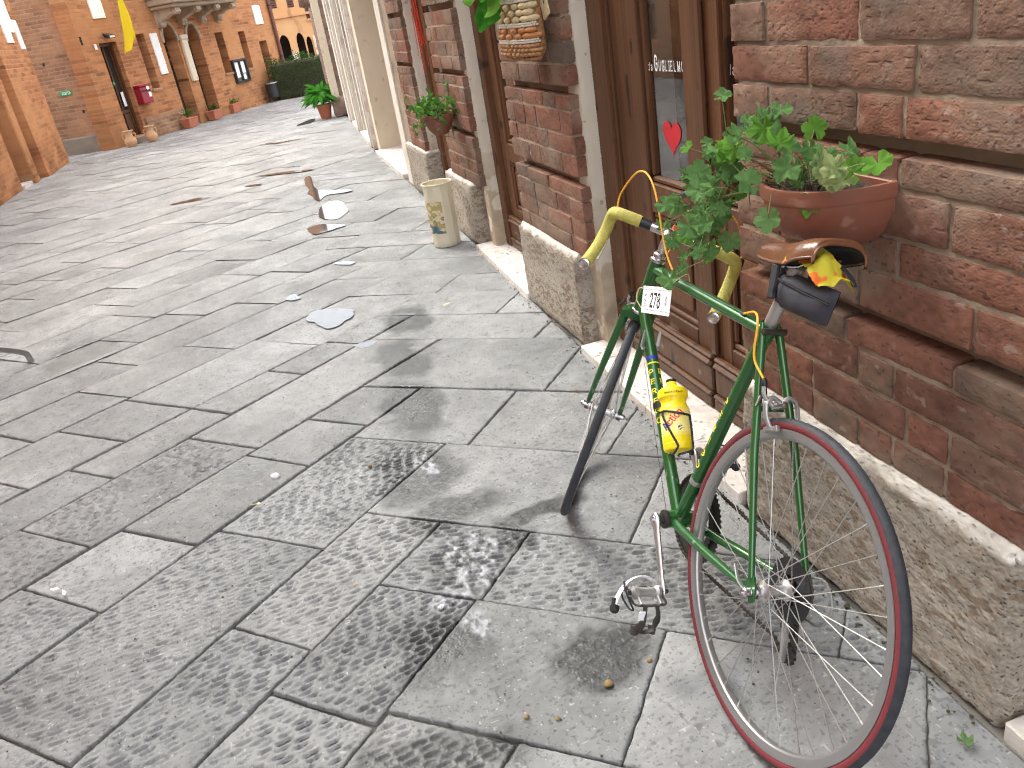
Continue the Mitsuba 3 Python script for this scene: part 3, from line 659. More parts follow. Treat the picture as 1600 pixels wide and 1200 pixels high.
def heart(cy, cz, w, h, X, parent):
    t = np.linspace(0, 2 * math.pi, 60, endpoint=False)
    hx = np.sin(t) ** 3; hy = (13 * np.cos(t) - 5 * np.cos(2 * t) - 2 * np.cos(3 * t) - np.cos(4 * t)) / 16
    m = extr(Polygon(np.c_[hx * w / 2, hy * h / 2]), .0006); v = np.asarray(m.vertices)
    part(parent, 'heart_sticker', TM(np.c_[np.full(len(v), X) - v[:, 2], cy - v[:, 0], cz + v[:, 1]], m.faces), 'heart_red')
d1 = unique(house + '__door')
wbox(d1, 'frame_post', 1.262, 1.36, 2.935, 3.09, .036, 1.80); wbox(d1, 'frame_post', 1.262, 1.36, 1.792, 1.83, .036, 1.80)
wbox(d1, 'frame_groove', 1.276, 1.36, 2.925, 2.934, .036, 1.80)
wbox(d1, 'frame_head', 1.262, 1.36, 1.831, 2.934, 1.74, 1.80)
glazed_leaf(d1, 1.288, 2.290, 2.922, .038, 1.735, .125, .215, .785)
glazed_leaf(d1, 1.290, 1.834, 2.283, .038, 1.735, .09, .085, .785)
wbox(d1, 'cover_strip', 1.272, 1.2875, 2.268, 2.312, .24, 1.735, .006)
def shop_name(X, y, z, h, parent, n=99):
    for ch, hh, adv, sx in [('d', .80, .62, .62), ('a', .80, .78, .62), ('G', 1.5, .98, .50)] + [(c, 1.0, .70 if c not in 'IM' else .40 if c == 'I' else .86, .55) for c in 'UGLIELMO']:
        wall_text(ch, h * hh, X, y, z, sx, 'lettering_white', parent, bold=ch == 'G'); y -= adv * h
shop_name(1.312, 2.694, 1.140, .0325, d1); shop_name(1.314, 2.192, 1.140, .036, d1)
heart(2.555, .935, .125, .125, 1.312, d1); heart(2.06, .96, .12, .125, 1.314, d1)
# handle
part(d1, 'handle', cat([tube(smooth_path([(1.288, 2.335, .775), (1.262, 2.337, .785), (1.25, 2.35, .79), (1.245, 2.40, .772)], 6), [.010] * 19, 10), lathe([(0, 0), (.022, 0), (.02, .006), (0, .008)], 16, (1.288, 2.335, .775), (-1, 0, 0))]), 'dark_steel', smooth=40)
part(house, 'room_partition', box(2.0, 2.06, 2.62, 5.0, .06, 2.6), 'room_grey')
part(house, 'room_counter', box(1.75, 2.3, 1.7, 2.52, .06, 1.08), 'room_grey')
d2 = unique(house + '__door')
wbox(d2, 'frame_post', 1.335, 1.42, 4.86, 4.975, .036, 1.80); wbox(d2, 'frame_post', 1.335, 1.42, 3.935, 3.97, .036, 1.80)
wbox(d2, 'frame_head', 1.335, 1.42, 3.971, 4.859, 1.74, 1.80)
glazed_leaf(d2, 1.37, 4.43, 4.855, .038, 1.735, .09, .12, .70); glazed_leaf(d2, 1.37, 3.975, 4.425, .038, 1.735, .09, .09, .70)
d3 = unique(house + '__door')
wbox(d3, 'frame_post', 1.395, 1.47, 6.72, 6.835, .036, 1.80); wbox(d3, 'frame_post', 1.395, 1.47, 5.725, 5.76, .036, 1.80)
wbox(d3, 'frame_head', 1.395, 1.47, 5.761, 6.719, 1.74, 1.80)
glazed_leaf(d3, 1.42, 6.24, 6.715, .038, 1.735, .09, .12, .70); glazed_leaf(d3, 1.42, 5.765, 6.235, .038, 1.735, .09, .09, .70)
d4 = unique(house + '__door')
wbox(d4, 'frame_post', 1.262, 1.36, .80, .904, .036, 1.80); wbox(d4, 'frame_post', 1.262, 1.36, -.338, -.28, .036, 1.80)
wbox(d4, 'frame_head', 1.262, 1.36, -.279, .799, 1.74, 1.80)
glazed_leaf(d4, 1.288, .26, .795, .038, 1.735, .09, .12, .785); glazed_leaf(d4, 1.288, -.275, .255, .038, 1.735, .09, .09, .785)

# ------------------------------------------------------------------ next house: travertine shop fronts, then the rubble pier
shop = thing('stone_shopfront', 'pale travertine shopfront with tall doorways beyond the brick house', 'building')
def facade_poly(parent, name, poly, O, ds, depth, mat, uvon=True, back=0.0):
    """A wall panel drawn in (s, z), standing on O with direction ds, thickness away from the street."""
    ds = nrm(A([ds[0], ds[1], 0])); nn = A([ds[1], -ds[0], 0])       # nn points to the street when ds runs away on the far side
    m = extr(poly, depth); v = np.asarray(m.vertices)
    w = A([O[0], O[1], 0]) + v[:, :1] * ds + v[:, 1:2] * A([0, 0, 1]) - (v[:, 2:3] - depth + back) * 0 * nn + (-(depth - v[:, 2:3]) - back) * nn
    f = np.asarray(m.faces)
    if np.linalg.det(A([ds, [0, 0, 1], nn])) < 0: f = f[:, ::-1]
    return part(parent, name, TM(w, f), mat, uv=np.c_[v[:, 0] + 50, v[:, 1]])
def ycol(y0, y1, off, dep, z0, z1, mat, name, b=.01):
    x0 = wallx(y0) + off; x1 = wallx(y1) + off
    pts = [(x0, y0), (x1, y1), (x1 + dep, y1), (x0 + dep, y0)]
    v = []
    for z, q in ((z0, 0), (z1, 0)):
        for x, y in pts: v.append((x, y, z))
    m = hull(v); return part(shop, name, m, mat, uv=tuv(m, 2))
# grey strip and outer marble frame, opening A, reveal, pilasters, opening B, ...
plain(box(1.30, 1.6, 7.42, 7.70, 0, 1.84), 'mortar', 'wall_strip', house)
ycol(7.70, 7.98, .0, .3, 0, 4.6, 'grey_travertine', 'pilaster'); ycol(7.985, 8.10, .02, .3, 0, 4.6, 'marble', 'door_surround')
ycol(8.104, 8.22, .045, .5, 0, 4.6, 'cream_stone', 'door_reveal')
def opening(y0, y1, dep):
    ycol(y0 + .001, y1 - .001, -.02, dep + .1, -.02, .035, 'marble', 'threshold')
    ycol(y0 + .001, y1 - .001, dep, .05, .036, 2.3, 'dark_wood', 'door')
    ycol(y0 + .001, y1 - .001, .0, .5, 2.301, 4.6, 'grey_travertine', 'lintel')
opening(8.222, 10.25, .50)
ycol(10.252, 10.62, .05, .55, 0, 4.6, 'cream_stone', 'door_reveal')
ycol(10.622, 10.72, .0, .5, 0, 4.6, 'marble', 'door_surround')
for y0, y1, o in ((10.722, 10.86, .03), (10.862, 11.05, -.01), (11.052, 11.12, .03)): ycol(y0, y1, o, .5, 0, 4.6, 'grey_travertine', 'pilaster')
opening(11.122, 12.5, .40)
for y0, y1, o in ((12.502, 12.7, .05), (12.702, 12.8, .0), (12.802, 13.0, -.02), (13.002, 13.07, .03)): ycol(y0, y1, o, .45, 0, 4.6, 'grey_travertine', 'pilaster')
opening(13.072, 14.1, .35)
for y0, y1, o in ((14.102, 14.3, .04), (14.302, 14.5, .0), (14.502, 14.85, -.03)): ycol(y0, y1, o, .45, 0, 4.6, 'grey_travertine', 'pilaster')
part(shop, 'back_wall', box(2.1, 2.3, 8.0, 15, 0, 4.6), 'room_dark')
arch = thing('rubble_archway', 'rubble stone archway pier with peeling cream plaster behind the potted plant', 'building')
def arch_wall():
    g = sbox(0, 0, 3.2, 4.6).difference(sbox(.55, -1, 2.4, 1.55)).difference(Point(1.475, 1.55).buffer(.925))
    return g
# the pier: rubble core, plaster skin on the side that faces the street's near end, stone base
m = prism_block(1.50, 2.1, 15.55, 16.0, 0, 4.6, .06, .02, .05, seed=5); part(arch, 'pier', m, 'pink_rubble', smooth=True)
m = prism_block(1.47, 1.60, 15.52, 15.56, .33, 4.6, .05, .006, .01, seed=6); part(arch, 'plaster', m, 'cream_stone', smooth=True)
m = prism_block(1.45, 1.75, 15.48, 15.7, 0, .34, .05, .012, .03, seed=8); part(arch, 'base_stone', m, 'pink_rubble', smooth=True)
ap = A([(1.50 + .0 * t, 16.0 + 1.2 - 1.2 * math.cos(t), 1.9 + .9 * math.sin(t)) for t in np.linspace(0, math.pi, 14)])
part(arch, 'arch_ring', tube(ap + A([.3, 0, 0]), .28, 8), 'pink_rubble', smooth=True)
m = prism_block(1.75, 2.4, 18.4, 19.2, 0, 4.6, .08, .02, .05, seed=9); part(arch, 'pier', m, 'pink_rubble', smooth=True)
plain(box(1.62, 2.1, 16.0, 19.2, 2.9, 4.6), 'old_brick', 'upper_wall', arch)

# ------------------------------------------------------------------ the green racing bicycle leaning on the pier
bike = thing('racing_bicycle', 'green vintage racing bicycle with yellow bar tape leaning on the brick pier', 'bicycle')
BM = A([[0.03035, -0.95046, 0.30935], [0.99905, 0.03852, 0.02033], [-0.03123, 0.30844, 0.95073]]); BO = A([.6195, 1.0937, 0.008])
def BK(m): return tr(m, BM, BO)
def bp(parent, name, m, mat, smooth=35, uv=None, **k): return part(parent, name, BK(m), mat, smooth=smooth if uv is None else True, uv=uv, **k)
def bdir(w): return BM.T @ A(w)
RW = .334; BB = A([.3953, 0, RW - .0615]); CL = A([.2343, 0, .7912]); HB = A([.8088, 0, .6822]); HT = A([.7632, 0, .818]); FA = A([.9499, 0, RW])
HD = nrm(HT - HB); FO = A([HD[2], 0, -HD[0]]); AX = FA - FO * .0229; SR = rot(HD, -.535); SB = rot(HD, -.654)
def ST(m): return TM((np.asarray(m.vertices) - AX) @ SR.T + AX, m.faces)
def SX(m): return TM((np.asarray(m.vertices) - AX) @ SB.T + AX, m.faces)
def stp(p): return (A(p, float) - AX) @ SB.T + AX
fr = unique(bike + '__frame')
SD = nrm(CL - BB); DT0 = HB + HD * .018; DTd = nrm(DT0 - BB); TT0 = HT - HD * .022
bp(fr, 'down_tube', rod(BB, DT0, .0152, 24), 'green_paint'); bp(fr, 'seat_tube', rod(BB, CL + SD * .006, .0150, 24), 'green_paint')
bp(fr, 'top_tube', rod(CL - SD * .004, TT0, .0136, 24), 'green_paint'); bp(fr, 'head_tube', rod(HB - HD * .001, HT, .0172, 24), 'green_paint')
bp(fr, 'bottom_bracket', lathe([(0, -.034), (.0205, -.034), (.0205, .034), (0, .034)], 24, BB, (0, 1, 0)), 'green_paint')
for s in (1, -1):
    cs0 = BB + A([-.012, .020 * s, -.002]); cs1 = A([.012, .060 * s, RW - .002])
    bp(fr, 'chain_stay', tube([cs0, cs0 * .5 + cs1 * .5 + A([0, .004 * s, 0]), cs1], [.0112, .0105, .0068], 16), 'green_paint')
    ss0 = CL + A([-.012, .0195 * s, -.004]); ss1 = A([.008, .062 * s, RW + .026])
    bp(fr, 'seat_stay', tube([ss0 + nrm(ss0 - ss1) * .02, ss0, ss0 * .5 + ss1 * .5 + A([0, .006 * s, 0]), ss1], [.004, .0085, .0083, .0062], 16), 'green_paint')
    g = Polygon([(.03, -.006), (.012, .03), (.0, .034), (-.012, .018), (-.016, -.012), (-.006, -.022), (.004, -.008)])
    m = extr(g, .005); v = np.asarray(m.vertices); bp(fr, 'dropout', TM(np.c_[v[:, 0], v[:, 2] + (.0595 if s > 0 else -.0645), v[:, 1] + RW], m.faces), 'green_paint')
    # fork blades, raked forward at the ends
    cr = HB - HD * .03; tip = FA + A([0, .050 * s, .012])
    pth = smooth_path([cr + A([.004, .034 * s, 0]), cr - HD * .10 + A([.003, .040 * s, 0]), cr - HD * .22 + A([.004, .046 * s, 0]), tip], 8)
    bp(fr, 'fork_blade', ST(tube(pth, np.linspace(.0125, .0068, len(pth)), 16)), 'green_paint')
    bp(fr, 'fork_end', ST(rod(tip + A([0, 0, .012]), FA + A([0, .050 * s, -.012]), .006, 10, .0075)), 'dark_steel')
bp(fr, 'fork_crown', ST(hull([HB + HD * a + FO * b + A([0, c, 0]) for a, b, c in [(-.002, .014, .014), (-.002, -.014, .014), (-.002, .014, -.014), (-.002, -.014, -.014), (-.018, .015, .046), (-.018, -.012, .046), (-.018, .015, -.046), (-.018, -.012, -.046), (-.034, .013, .046), (-.034, -.010, .046), (-.034, .013, -.046), (-.034, -.010, -.046)]])), 'green_paint')
bp(fr, 'seat_lug', lathe([(.0165, -.03), (.0178, -.026), (.0178, .012), (.0168, .014)], 24, CL, SD), 'green_paint')
bp(fr, 'head_lug', lathe([(.0188, -.012), (.0192, .0), (.0188, .035)], 24, HB + HD * .004, HD), 'green_paint'); bp(fr, 'head_lug', lathe([(.0188, -.035), (.0192, -.002), (.0188, .0)], 24, HT, HD), 'green_paint')
bp(fr, 'seat_bolt', lathe([(0, -.026), (.0065, -.026), (.0065, .026), (0, .026)], 14, CL + A([-.024, 0, .002]), (0, 1, 0)), 'dark_steel')
bp(fr, 'stay_bridge', rod(A([.162, .028, .648]), A([.162, -.028, .648]), .0062), 'green_paint')
for s_, z0 in ((.0156, .405), (.0156, .418)):
    bp(fr, 'tube_band', lathe([(s_, z0), (s_, z0 + (.004 if z0 < .41 else .009))], 24, BB, DTd), 'print_yellow' if z0 < .41 else 'print_blue')
def stacked(text, base, axis, r, facing, s0, ds, h, parent):
    """Upright letters, one below the other, wrapped round a tube."""
    f = facing - axis * (facing @ axis); f = nrm(f); side = np.cross(axis, f)
    for i, ch in enumerate(text):
        m = text2d(ch, h, .0004, 1.25, True); v = np.asarray(m.vertices); x = v[:, 0] - (v[:, 0].max() + v[:, 0].min()) / 2
        an = x / r; rr = r + .0005 + v[:, 2]
        q = base + axis * (s0 - i * ds + v[:, 1])[:, None] + (f * np.cos(an)[:, None] - side * np.sin(an)[:, None] * -1) * rr[:, None]
        bp(parent, 'lettering', TM(q, m.faces), 'print_yellow', smooth=False)
camd = bdir(EYE - A([.8, 1.7, .5]))
f_l = nrm(camd - DTd * (camd @ DTd)); sidev = np.cross(DTd, f_l)
stacked('PEREGO', BB, DTd, .0152, rot(DTd, -.55) @ f_l, .375, .0265, .0145, fr); stacked('PEREGO', BB, DTd, .0152, rot(DTd, 1.15) @ f_l, .375, .0265, .0145, fr)
f_s = nrm(camd - SD * (camd @ SD)); stacked('PEREGO', BB, SD, .0150, rot(SD, -1.35) @ f_s, .345, .036, .016, fr)
bp(bike, 'clamp_band', lathe([(.0155, -.006), (.0168, -.006), (.0168, .006), (.0155, .006)], 24, BB + SD * .125, SD), 'dull_aluminium')
# headset, stem, handlebar
bp(bike, 'headset', lathe([(.018, 0), (.0215, .004), (.0215, .010), (.0165, .013), (.0185, .016), (.0185, .024), (.012, .028)], 28, HT, HD), 'chrome', smooth=30); bp(bike, 'headset', lathe([(.018, 0), (.021, -.004), (.021, -.010), (.017, -.013)], 28, HB, HD), 'chrome', smooth=30)
CP = A([.8322, 0, .8905]); CPs = CP
q0 = HT + HD * .02
bp(bike, 'stem', cat([SX(tube(smooth_path([q0, q0 + HD * .045, q0 + HD * .062 + A([.006, 0, 0]), CP + A([-.018, 0, -.001])], 8), [.0112] * 25, 18)), SX(lathe([(.0148, -.019), (.0165, -.016), (.0165, .016), (.0148, .019)], 24, CP, (0, 1, 0))), SX(rod(CP + A([.008, 0, -.008]), CP + A([-.012, 0, -.02]), .006))]), 'aluminium', smooth=35)
hb = unique(bike + '__handlebar')
def barpath(s): return smooth_path([CP + A(p) * A([1, s, 1]) for p in [(0, .0, 0), (0, .06, 0), (-.002, .118, 0), (.004, .150, -.001), (.028, .172, -.006), (.052, .180, -.022), (.064, .183, -.055), (.052, .185, -.095), (.022, .186, -.128), (-.020, .186, -.150), (-.035, .186, -.155)]], 8)
for s in (1, -1):
    pth = barpath(s)
    bp(hb, 'sleeve', SX(tube(pth[:9], .0128, 20)), 'chrome'); bp(hb, 'sleeve_end', SX(tube(pth[8:13], .0136, 20)), 'black_plastic')
    tp = pth[12:]; L = np.r_[0, np.cumsum(np.linalg.norm(np.diff(tp, axis=0), axis=1))]; qs = np.linspace(0, L[-1], 170)
    tp = np.c_[[np.interp(qs, L, tp[:, k]) for k in range(3)]].T
    bp(hb, 'bar_tape', SX(tube(tp, .0154 + .0014 * ((qs / .0105) % 1.0), 20)), 'yellow_tape', smooth=50)
    e = pth[-1]; d = nrm(pth[-1] - pth[-2])
    bp(hb, 'bar_plug', SX(lathe([(.0162, -.002), (.0162, .002), (.012, .0045), (.008, .0032), (0, .0028)], 20, e, d)), 'chrome')
    # brake lever: hood body ahead of the bend, blade hanging below
    h0 = CP + A([.066, .184 * s, -.034])
    bp(bike, 'brake_lever', SX(cat([tube(smooth_path([h0 + A([.004, 0, -.012]), h0 + A([.022, 0, .006]), h0 + A([.040, 0, .022]), h0 + A([.046, 0, .030])], 5), [.011] * 5 + [.0125] * 6 + [.011] * 5, 14)])), 'black_plastic')
    bp(bike, 'lever_blade', SX(tube(smooth_path([h0 + A([.040, 0, .016]), h0 + A([.052, 0, -.02]), h0 + A([.046, 0, -.07]), h0 + A([.03, 0, -.115])], 6), [.007] * 14 + [.006] * 5, 10, flat=.5)), 'aluminium')
hood = stp(CP + A([.108, .184, -.002])); hoodR = stp(CP + A([.108, -.184, -.002]))
bp(bike, 'brake_cable', tube(smooth_path([hood, hood + A([.0, -.005, .05]), stp(CP + A([.03, .150, .118])), stp(CP + A([-.06, .085, .098])), A([.70, .018, .862]), A([.63, .012, .806])], 14), .0026, 10), 'yellow_cable')
bp(bike, 'brake_cable', tube(smooth_path([hoodR, hoodR + A([.0, .0, .05]), stp(CP + A([.05, -.10, .10])), stp(CP + A([.055, -.02, .02])), stp(HB + FO * .04 + A([0, .02, -.03]))], 12), .0026, 10), 'yellow_cable')
bp(bike, 'cable_wire', rod(A([.63, .012, .806]), A([.304, .012, .803]), .0008, 6), 'dark_steel')
for u in (.622, .315): bp(bike, 'cable_stop', rod(A([u + .006, .010, .8]), A([u - .006, .010, .8]), .004, 10), 'black_plastic')
BC = A([.155, 0, .655]); BN = nrm(A([-.889, 0, .457])); BU = nrm(A([.457, 0, .889]))
bp(bike, 'brake_cable', tube(smooth_path([A([.310, .012, .803]), A([.26, .02, .818]), A([.225, .032, .800]), A([.205, .036, .74]), BC + BU * .052 + BN * .022 + A([0, .036, 0])], 10), .0026, 10), 'yellow_cable')
# rear and front calipers
def caliper(C0, N, U, place, nm):
    b = unique(bike + '__' + nm); pv = C0 + N * .026
    for s in (1, -1):
        arm = smooth_path([pv + U * .002, pv + U * .014 + A([0, .018 * s, 0]), pv + U * .004 + A([0, .034 * s, 0]), pv - U * .022 + A([0, .036 * s, 0]), pv - U * .042 + A([0, .029 * s, 0])], 6)
        bp(b, 'arm', place(tube(arm, np.linspace(.0068, .005, len(arm)), 12, flat=.75)), 'dull_aluminium')
        pd = pv - U * .046 - N * .010
        bp(b, 'pad_holder', place(cat([rod(pd + A([0, .034 * s, 0]), pd + A([0, .019 * s, 0]), .004), tr(rbox(-.022, .022, -.004, .004, -.006, .006, .0015), A([N, [0, 1, 0], U]).T, pd + A([0, .0185 * s, 0]))])), 'dull_aluminium')
        bp(b, 'brake_pad', place(tr(rbox(-.02, .02, -.003, .003, -.005, .005, .001), A([N, [0, 1, 0], U]).T, pd + A([0, .0125 * s, 0]))), 'red_sidewall')
    up = smooth_path([pv - U * .002 + A([0, .020, 0]), pv + U * .016 + A([0, .037, 0]), pv + U * .036 + A([0, .038, 0])], 5)
    bp(b, 'arm', place(tube(up, .0048, 10)), 'dull_aluminium')
    bp(b, 'pivot_bolt', place(cat([lathe([(0, .012), (.0065, .011), (.0075, .006), (.0075, -.026), (0, -.026)], 14, pv, N)])), 'chrome')
    bp(b, 'adjuster', place(lathe([(0, .018), (.004, .018), (.0062, .013), (.0062, .004), (.0045, 0), (.0045, -.014), (0, -.014)], 12, pv + U * .034 + A([0, .037, 0]), U)), 'black_plastic')
    bp(b, 'release_lever', place(tube([pv + U * .016 + A([0, .046, 0]), pv - U * .004 + A([0, .058, 0])], [.0045, .0028], 8)), 'dark_steel')
caliper(BC, BN, BU, lambda m: m, 'rear_brake'); caliper(HB - HD * .022, FO, HD, ST, 'front_brake')
# wheels
def ringp(prof, n=96): return lathe(prof + [prof[0]], n, (0, 0, 0), (0, 1, 0))
def arcprof(R, r, a0, a1, n): return [(R + r * math.cos(a), r * math.sin(a)) for a in np.linspace(a0, a1, n)]
def wheel(name, center, place, rear):
    w = unique(bike + '__' + name); W = lambda m: place(TM(np.asarray(m.vertices) + center, m.faces))
    R, r = .3218, .0122
    if rear:
        bp(w, 'tyre', W(lathe(arcprof(R, r, -1.2, 1.2, 16), 128, (0, 0, 0), (0, 1, 0))), 'rubber', smooth=True)
        for s in (1, -1): bp(w, 'sidewall', W(lathe(arcprof(R, r - .0001, 1.2 * s, 2.3 * s, 8), 128, (0, 0, 0), (0, 1, 0))), 'red_sidewall', smooth=True)
    else: bp(w, 'tyre', W(lathe(arcprof(R, r - .0005, -2.4, 2.4, 20), 128, (0, 0, 0), (0, 1, 0))), 'rubber', smooth=True)
    bp(w, 'rim', W(ringp([(.3135, -.0108), (.3135, .0108), (.3115, .0112), (.2985, .0108), (.2945, .0082), (.2925, .0035), (.2925, -.0035), (.2945, -.0082), (.2985, -.0108), (.3115, -.0112)], 128)), 'rim_metal', smooth=35)
    fl = (.034, -.017) if rear else (.034, -.034)
    hubp = [(0, .052), (.0072, .052), (.0072, .047), (.0105, .046), (.0105, .040), (.0215, fl[0] + .0015), (.0215, fl[0] - .0015), (.0125, fl[0] - .006), (.0105, .0), (.0125, fl[1] + .006), (.0215, fl[1] + .0015), (.0215, fl[1] - .0015), (.0105, fl[1] - .005), (.0105, -.045), (.0072, -.045), (.0072, -.055), (0, -.055)]
    bp(w, 'hub', W(lathe(hubp[::-1], 32, (0, 0, 0), (0, 1, 0))), 'aluminium', smooth=30)
    if rear: bp(w, 'locknut', W(cat([lathe([(0, .0665), (.0085, .066), (.0105, .0605), (.0105, .0535), (.0145, .0535), (.0145, .048), (0, .048)][::-1], 20, (0, 0, 0), (0, 1, 0)), lathe([(0, .086), (.0045, .085), (.006, .079), (.009, .076), (.009, .0668), (0, .0668)][::-1], 20, (0, 0, 0), (0, 1, 0))])), 'chrome', smooth=30)
    else:
        for s in (1, -1): bp(w, 'axle_nut', W(lathe([(0, .070), (.005, .069), (.0085, .064), (.0085, .052), (0, .052)][::-1] if s > 0 else [(0, -.070), (.005, -.069), (.0085, -.064), (.0085, -.052), (0, -.052)], 16, (0, 0, 0), (0, 1, 0))), 'chrome', smooth=30)
    q = A([0, .068 if rear else -.064, 0])
    bp(w, 'release_lever', W(tube(smooth_path([q, q + A([.018, .012, .012]), q + A([.045, .010, .034])] if rear else [q, q + A([-.012, -.01, .003]), q + A([-.045, -.012, .006])], 5), np.linspace(.0055, .004, 11), 10, flat=.6)), 'dull_aluminium')
    n = 36
    for i in range(n):
        th = 2 * math.pi * (i + .5) / n; s = i % 2; off = (1 if (i // 2) % 2 else -1) * 1.02
        a = A([.0205 * math.cos(th + off), fl[s] * 1.0, .0205 * math.sin(th + off)]); e = A([.2935 * math.cos(th), .003 * (1 if s == 0 else -1), .2935 * math.sin(th)])
        d = nrm(e - a); bp(w, 'spoke', W(tube([a, e - d * .013, e - d * .0129, e + d * .002], [.00105, .00105, .0019, .0019], 5)), 'dull_aluminium', smooth=False)
    return w
rw = wheel('rear_wheel', A([0, 0, RW]), lambda m: m, True)
fw = wheel('front_wheel', FA, ST, False)
# drivetrain
def cog(N, R, v0, th, mat, parent, name, inner=.0, holes=0, cen=A([0, 0, RW])):
    t = np.arange(N * 4); a = t * 2 * math.pi / (N * 4); rr = np.where((t % 4 == 0) | (t % 4 == 3), R - .0035, R + .0015)
    g = Polygon(np.c_[rr * np.cos(a), rr * np.sin(a)])
    if inner: g = g.difference(Point(0, 0).buffer(inner, 24))
    for h in range(holes): g = g.difference(affinity.rotate(affinity.translate(affinity.scale(Point(0, 0).buffer(.008), 1.5, .8), (R + inner) / 2 * .98, 0), 360 / holes * h, origin=(0, 0)))
    m = extr(g, th); v = np.asarray(m.vertices)
    bp(parent, name, TM(np.c_[v[:, 0] + cen[0], v[:, 2] + v0 + cen[1], v[:, 1] + cen[2]], m.faces[:, ::-1]), mat, smooth=False)
cs = unique(bike + '__cassette')
for i, N in enumerate((26, 23, 20, 18, 16, 14)): cog(N, N * .0127 / (2 * math.pi), -.0285 - .0052 * i, .0022, 'dark_steel', cs, 'sprocket', inner=.0, holes=6 if i == 0 else 0)
bp(cs, 'spoke_guard', lathe([(.030, -.0245), (.064, -.0255), (.064, -.027), (.030, -.026)], 40, (0, 0, RW), (0, 1, 0)), 'black_plastic')
ck = unique(bike + '__crankset')
cog(52, .1052, -.0495, .0028, 'dark_steel', ck, 'chainring', inner=.070, cen=BB); cog(42, .085, -.0425, .0028, 'dark_steel', ck, 'chainring', inner=.066, cen=BB)
ca = -2.3847; CD = A([math.cos(ca), 0, math.sin(ca)])
for k in range(5):
    a = ca + math.pi + k * 2 * math.pi / 5; d = A([math.cos(a), 0, math.sin(a)]); bp(ck, 'spider_arm', tube([BB + A([0, -.052, 0]) + d * .012, BB + A([0, -.047, 0]) + d * .075], [.010, .006], 10, flat=.5), 'aluminium')
def crank(v0, d, v1):
    p0 = BB + A([0, v0, 0]); p1 = p0 + d * .17 + A([0, v1 - v0, 0]); t = np.linspace(0, 1, 14); pth = p0 + (p1 - p0) * t[:, None]
    wdt = np.interp(t, [0, .06, .14, .85, .94, 1], [.0155, .0165, .0125, .0095, .0125, .011])
    m = tube(np.vstack([p0 - d * .014, pth, p1 + d * .009]), np.r_[.008, wdt, .006], 16, flat=.52, up=(0, 1, 0)); return m
for s, d, v0, v1 in ((1, CD, .062, .078), (-1, -CD, -.062, -.078)):
    m = crank(v0, d, v1); bp(ck, 'crank_arm', m, 'aluminium', smooth=40)
    bp(ck, 'crank_bolt', lathe([(0, .009 * s), (.0075, .009 * s), (.0085, .004 * s), (.0112, .0045 * s), (.0112, -.004 * s), (0, -.004 * s)][::-s], 18, BB + A([0, v0 + .0035 * s, 0]), (0, 1, 0)), 'chrome', smooth=30)
bp(ck, 'axle', rod(BB + A([0, -.058, 0]), BB + A([0, .058, 0]), .0105, 18), 'dark_steel'); bp(ck, 'bearing_cup', lathe([(.0205, .033), (.0225, .036), (.0225, .042), (.012, .045)], 24, BB, (0, 1, 0)), 'dark_steel', smooth=30)
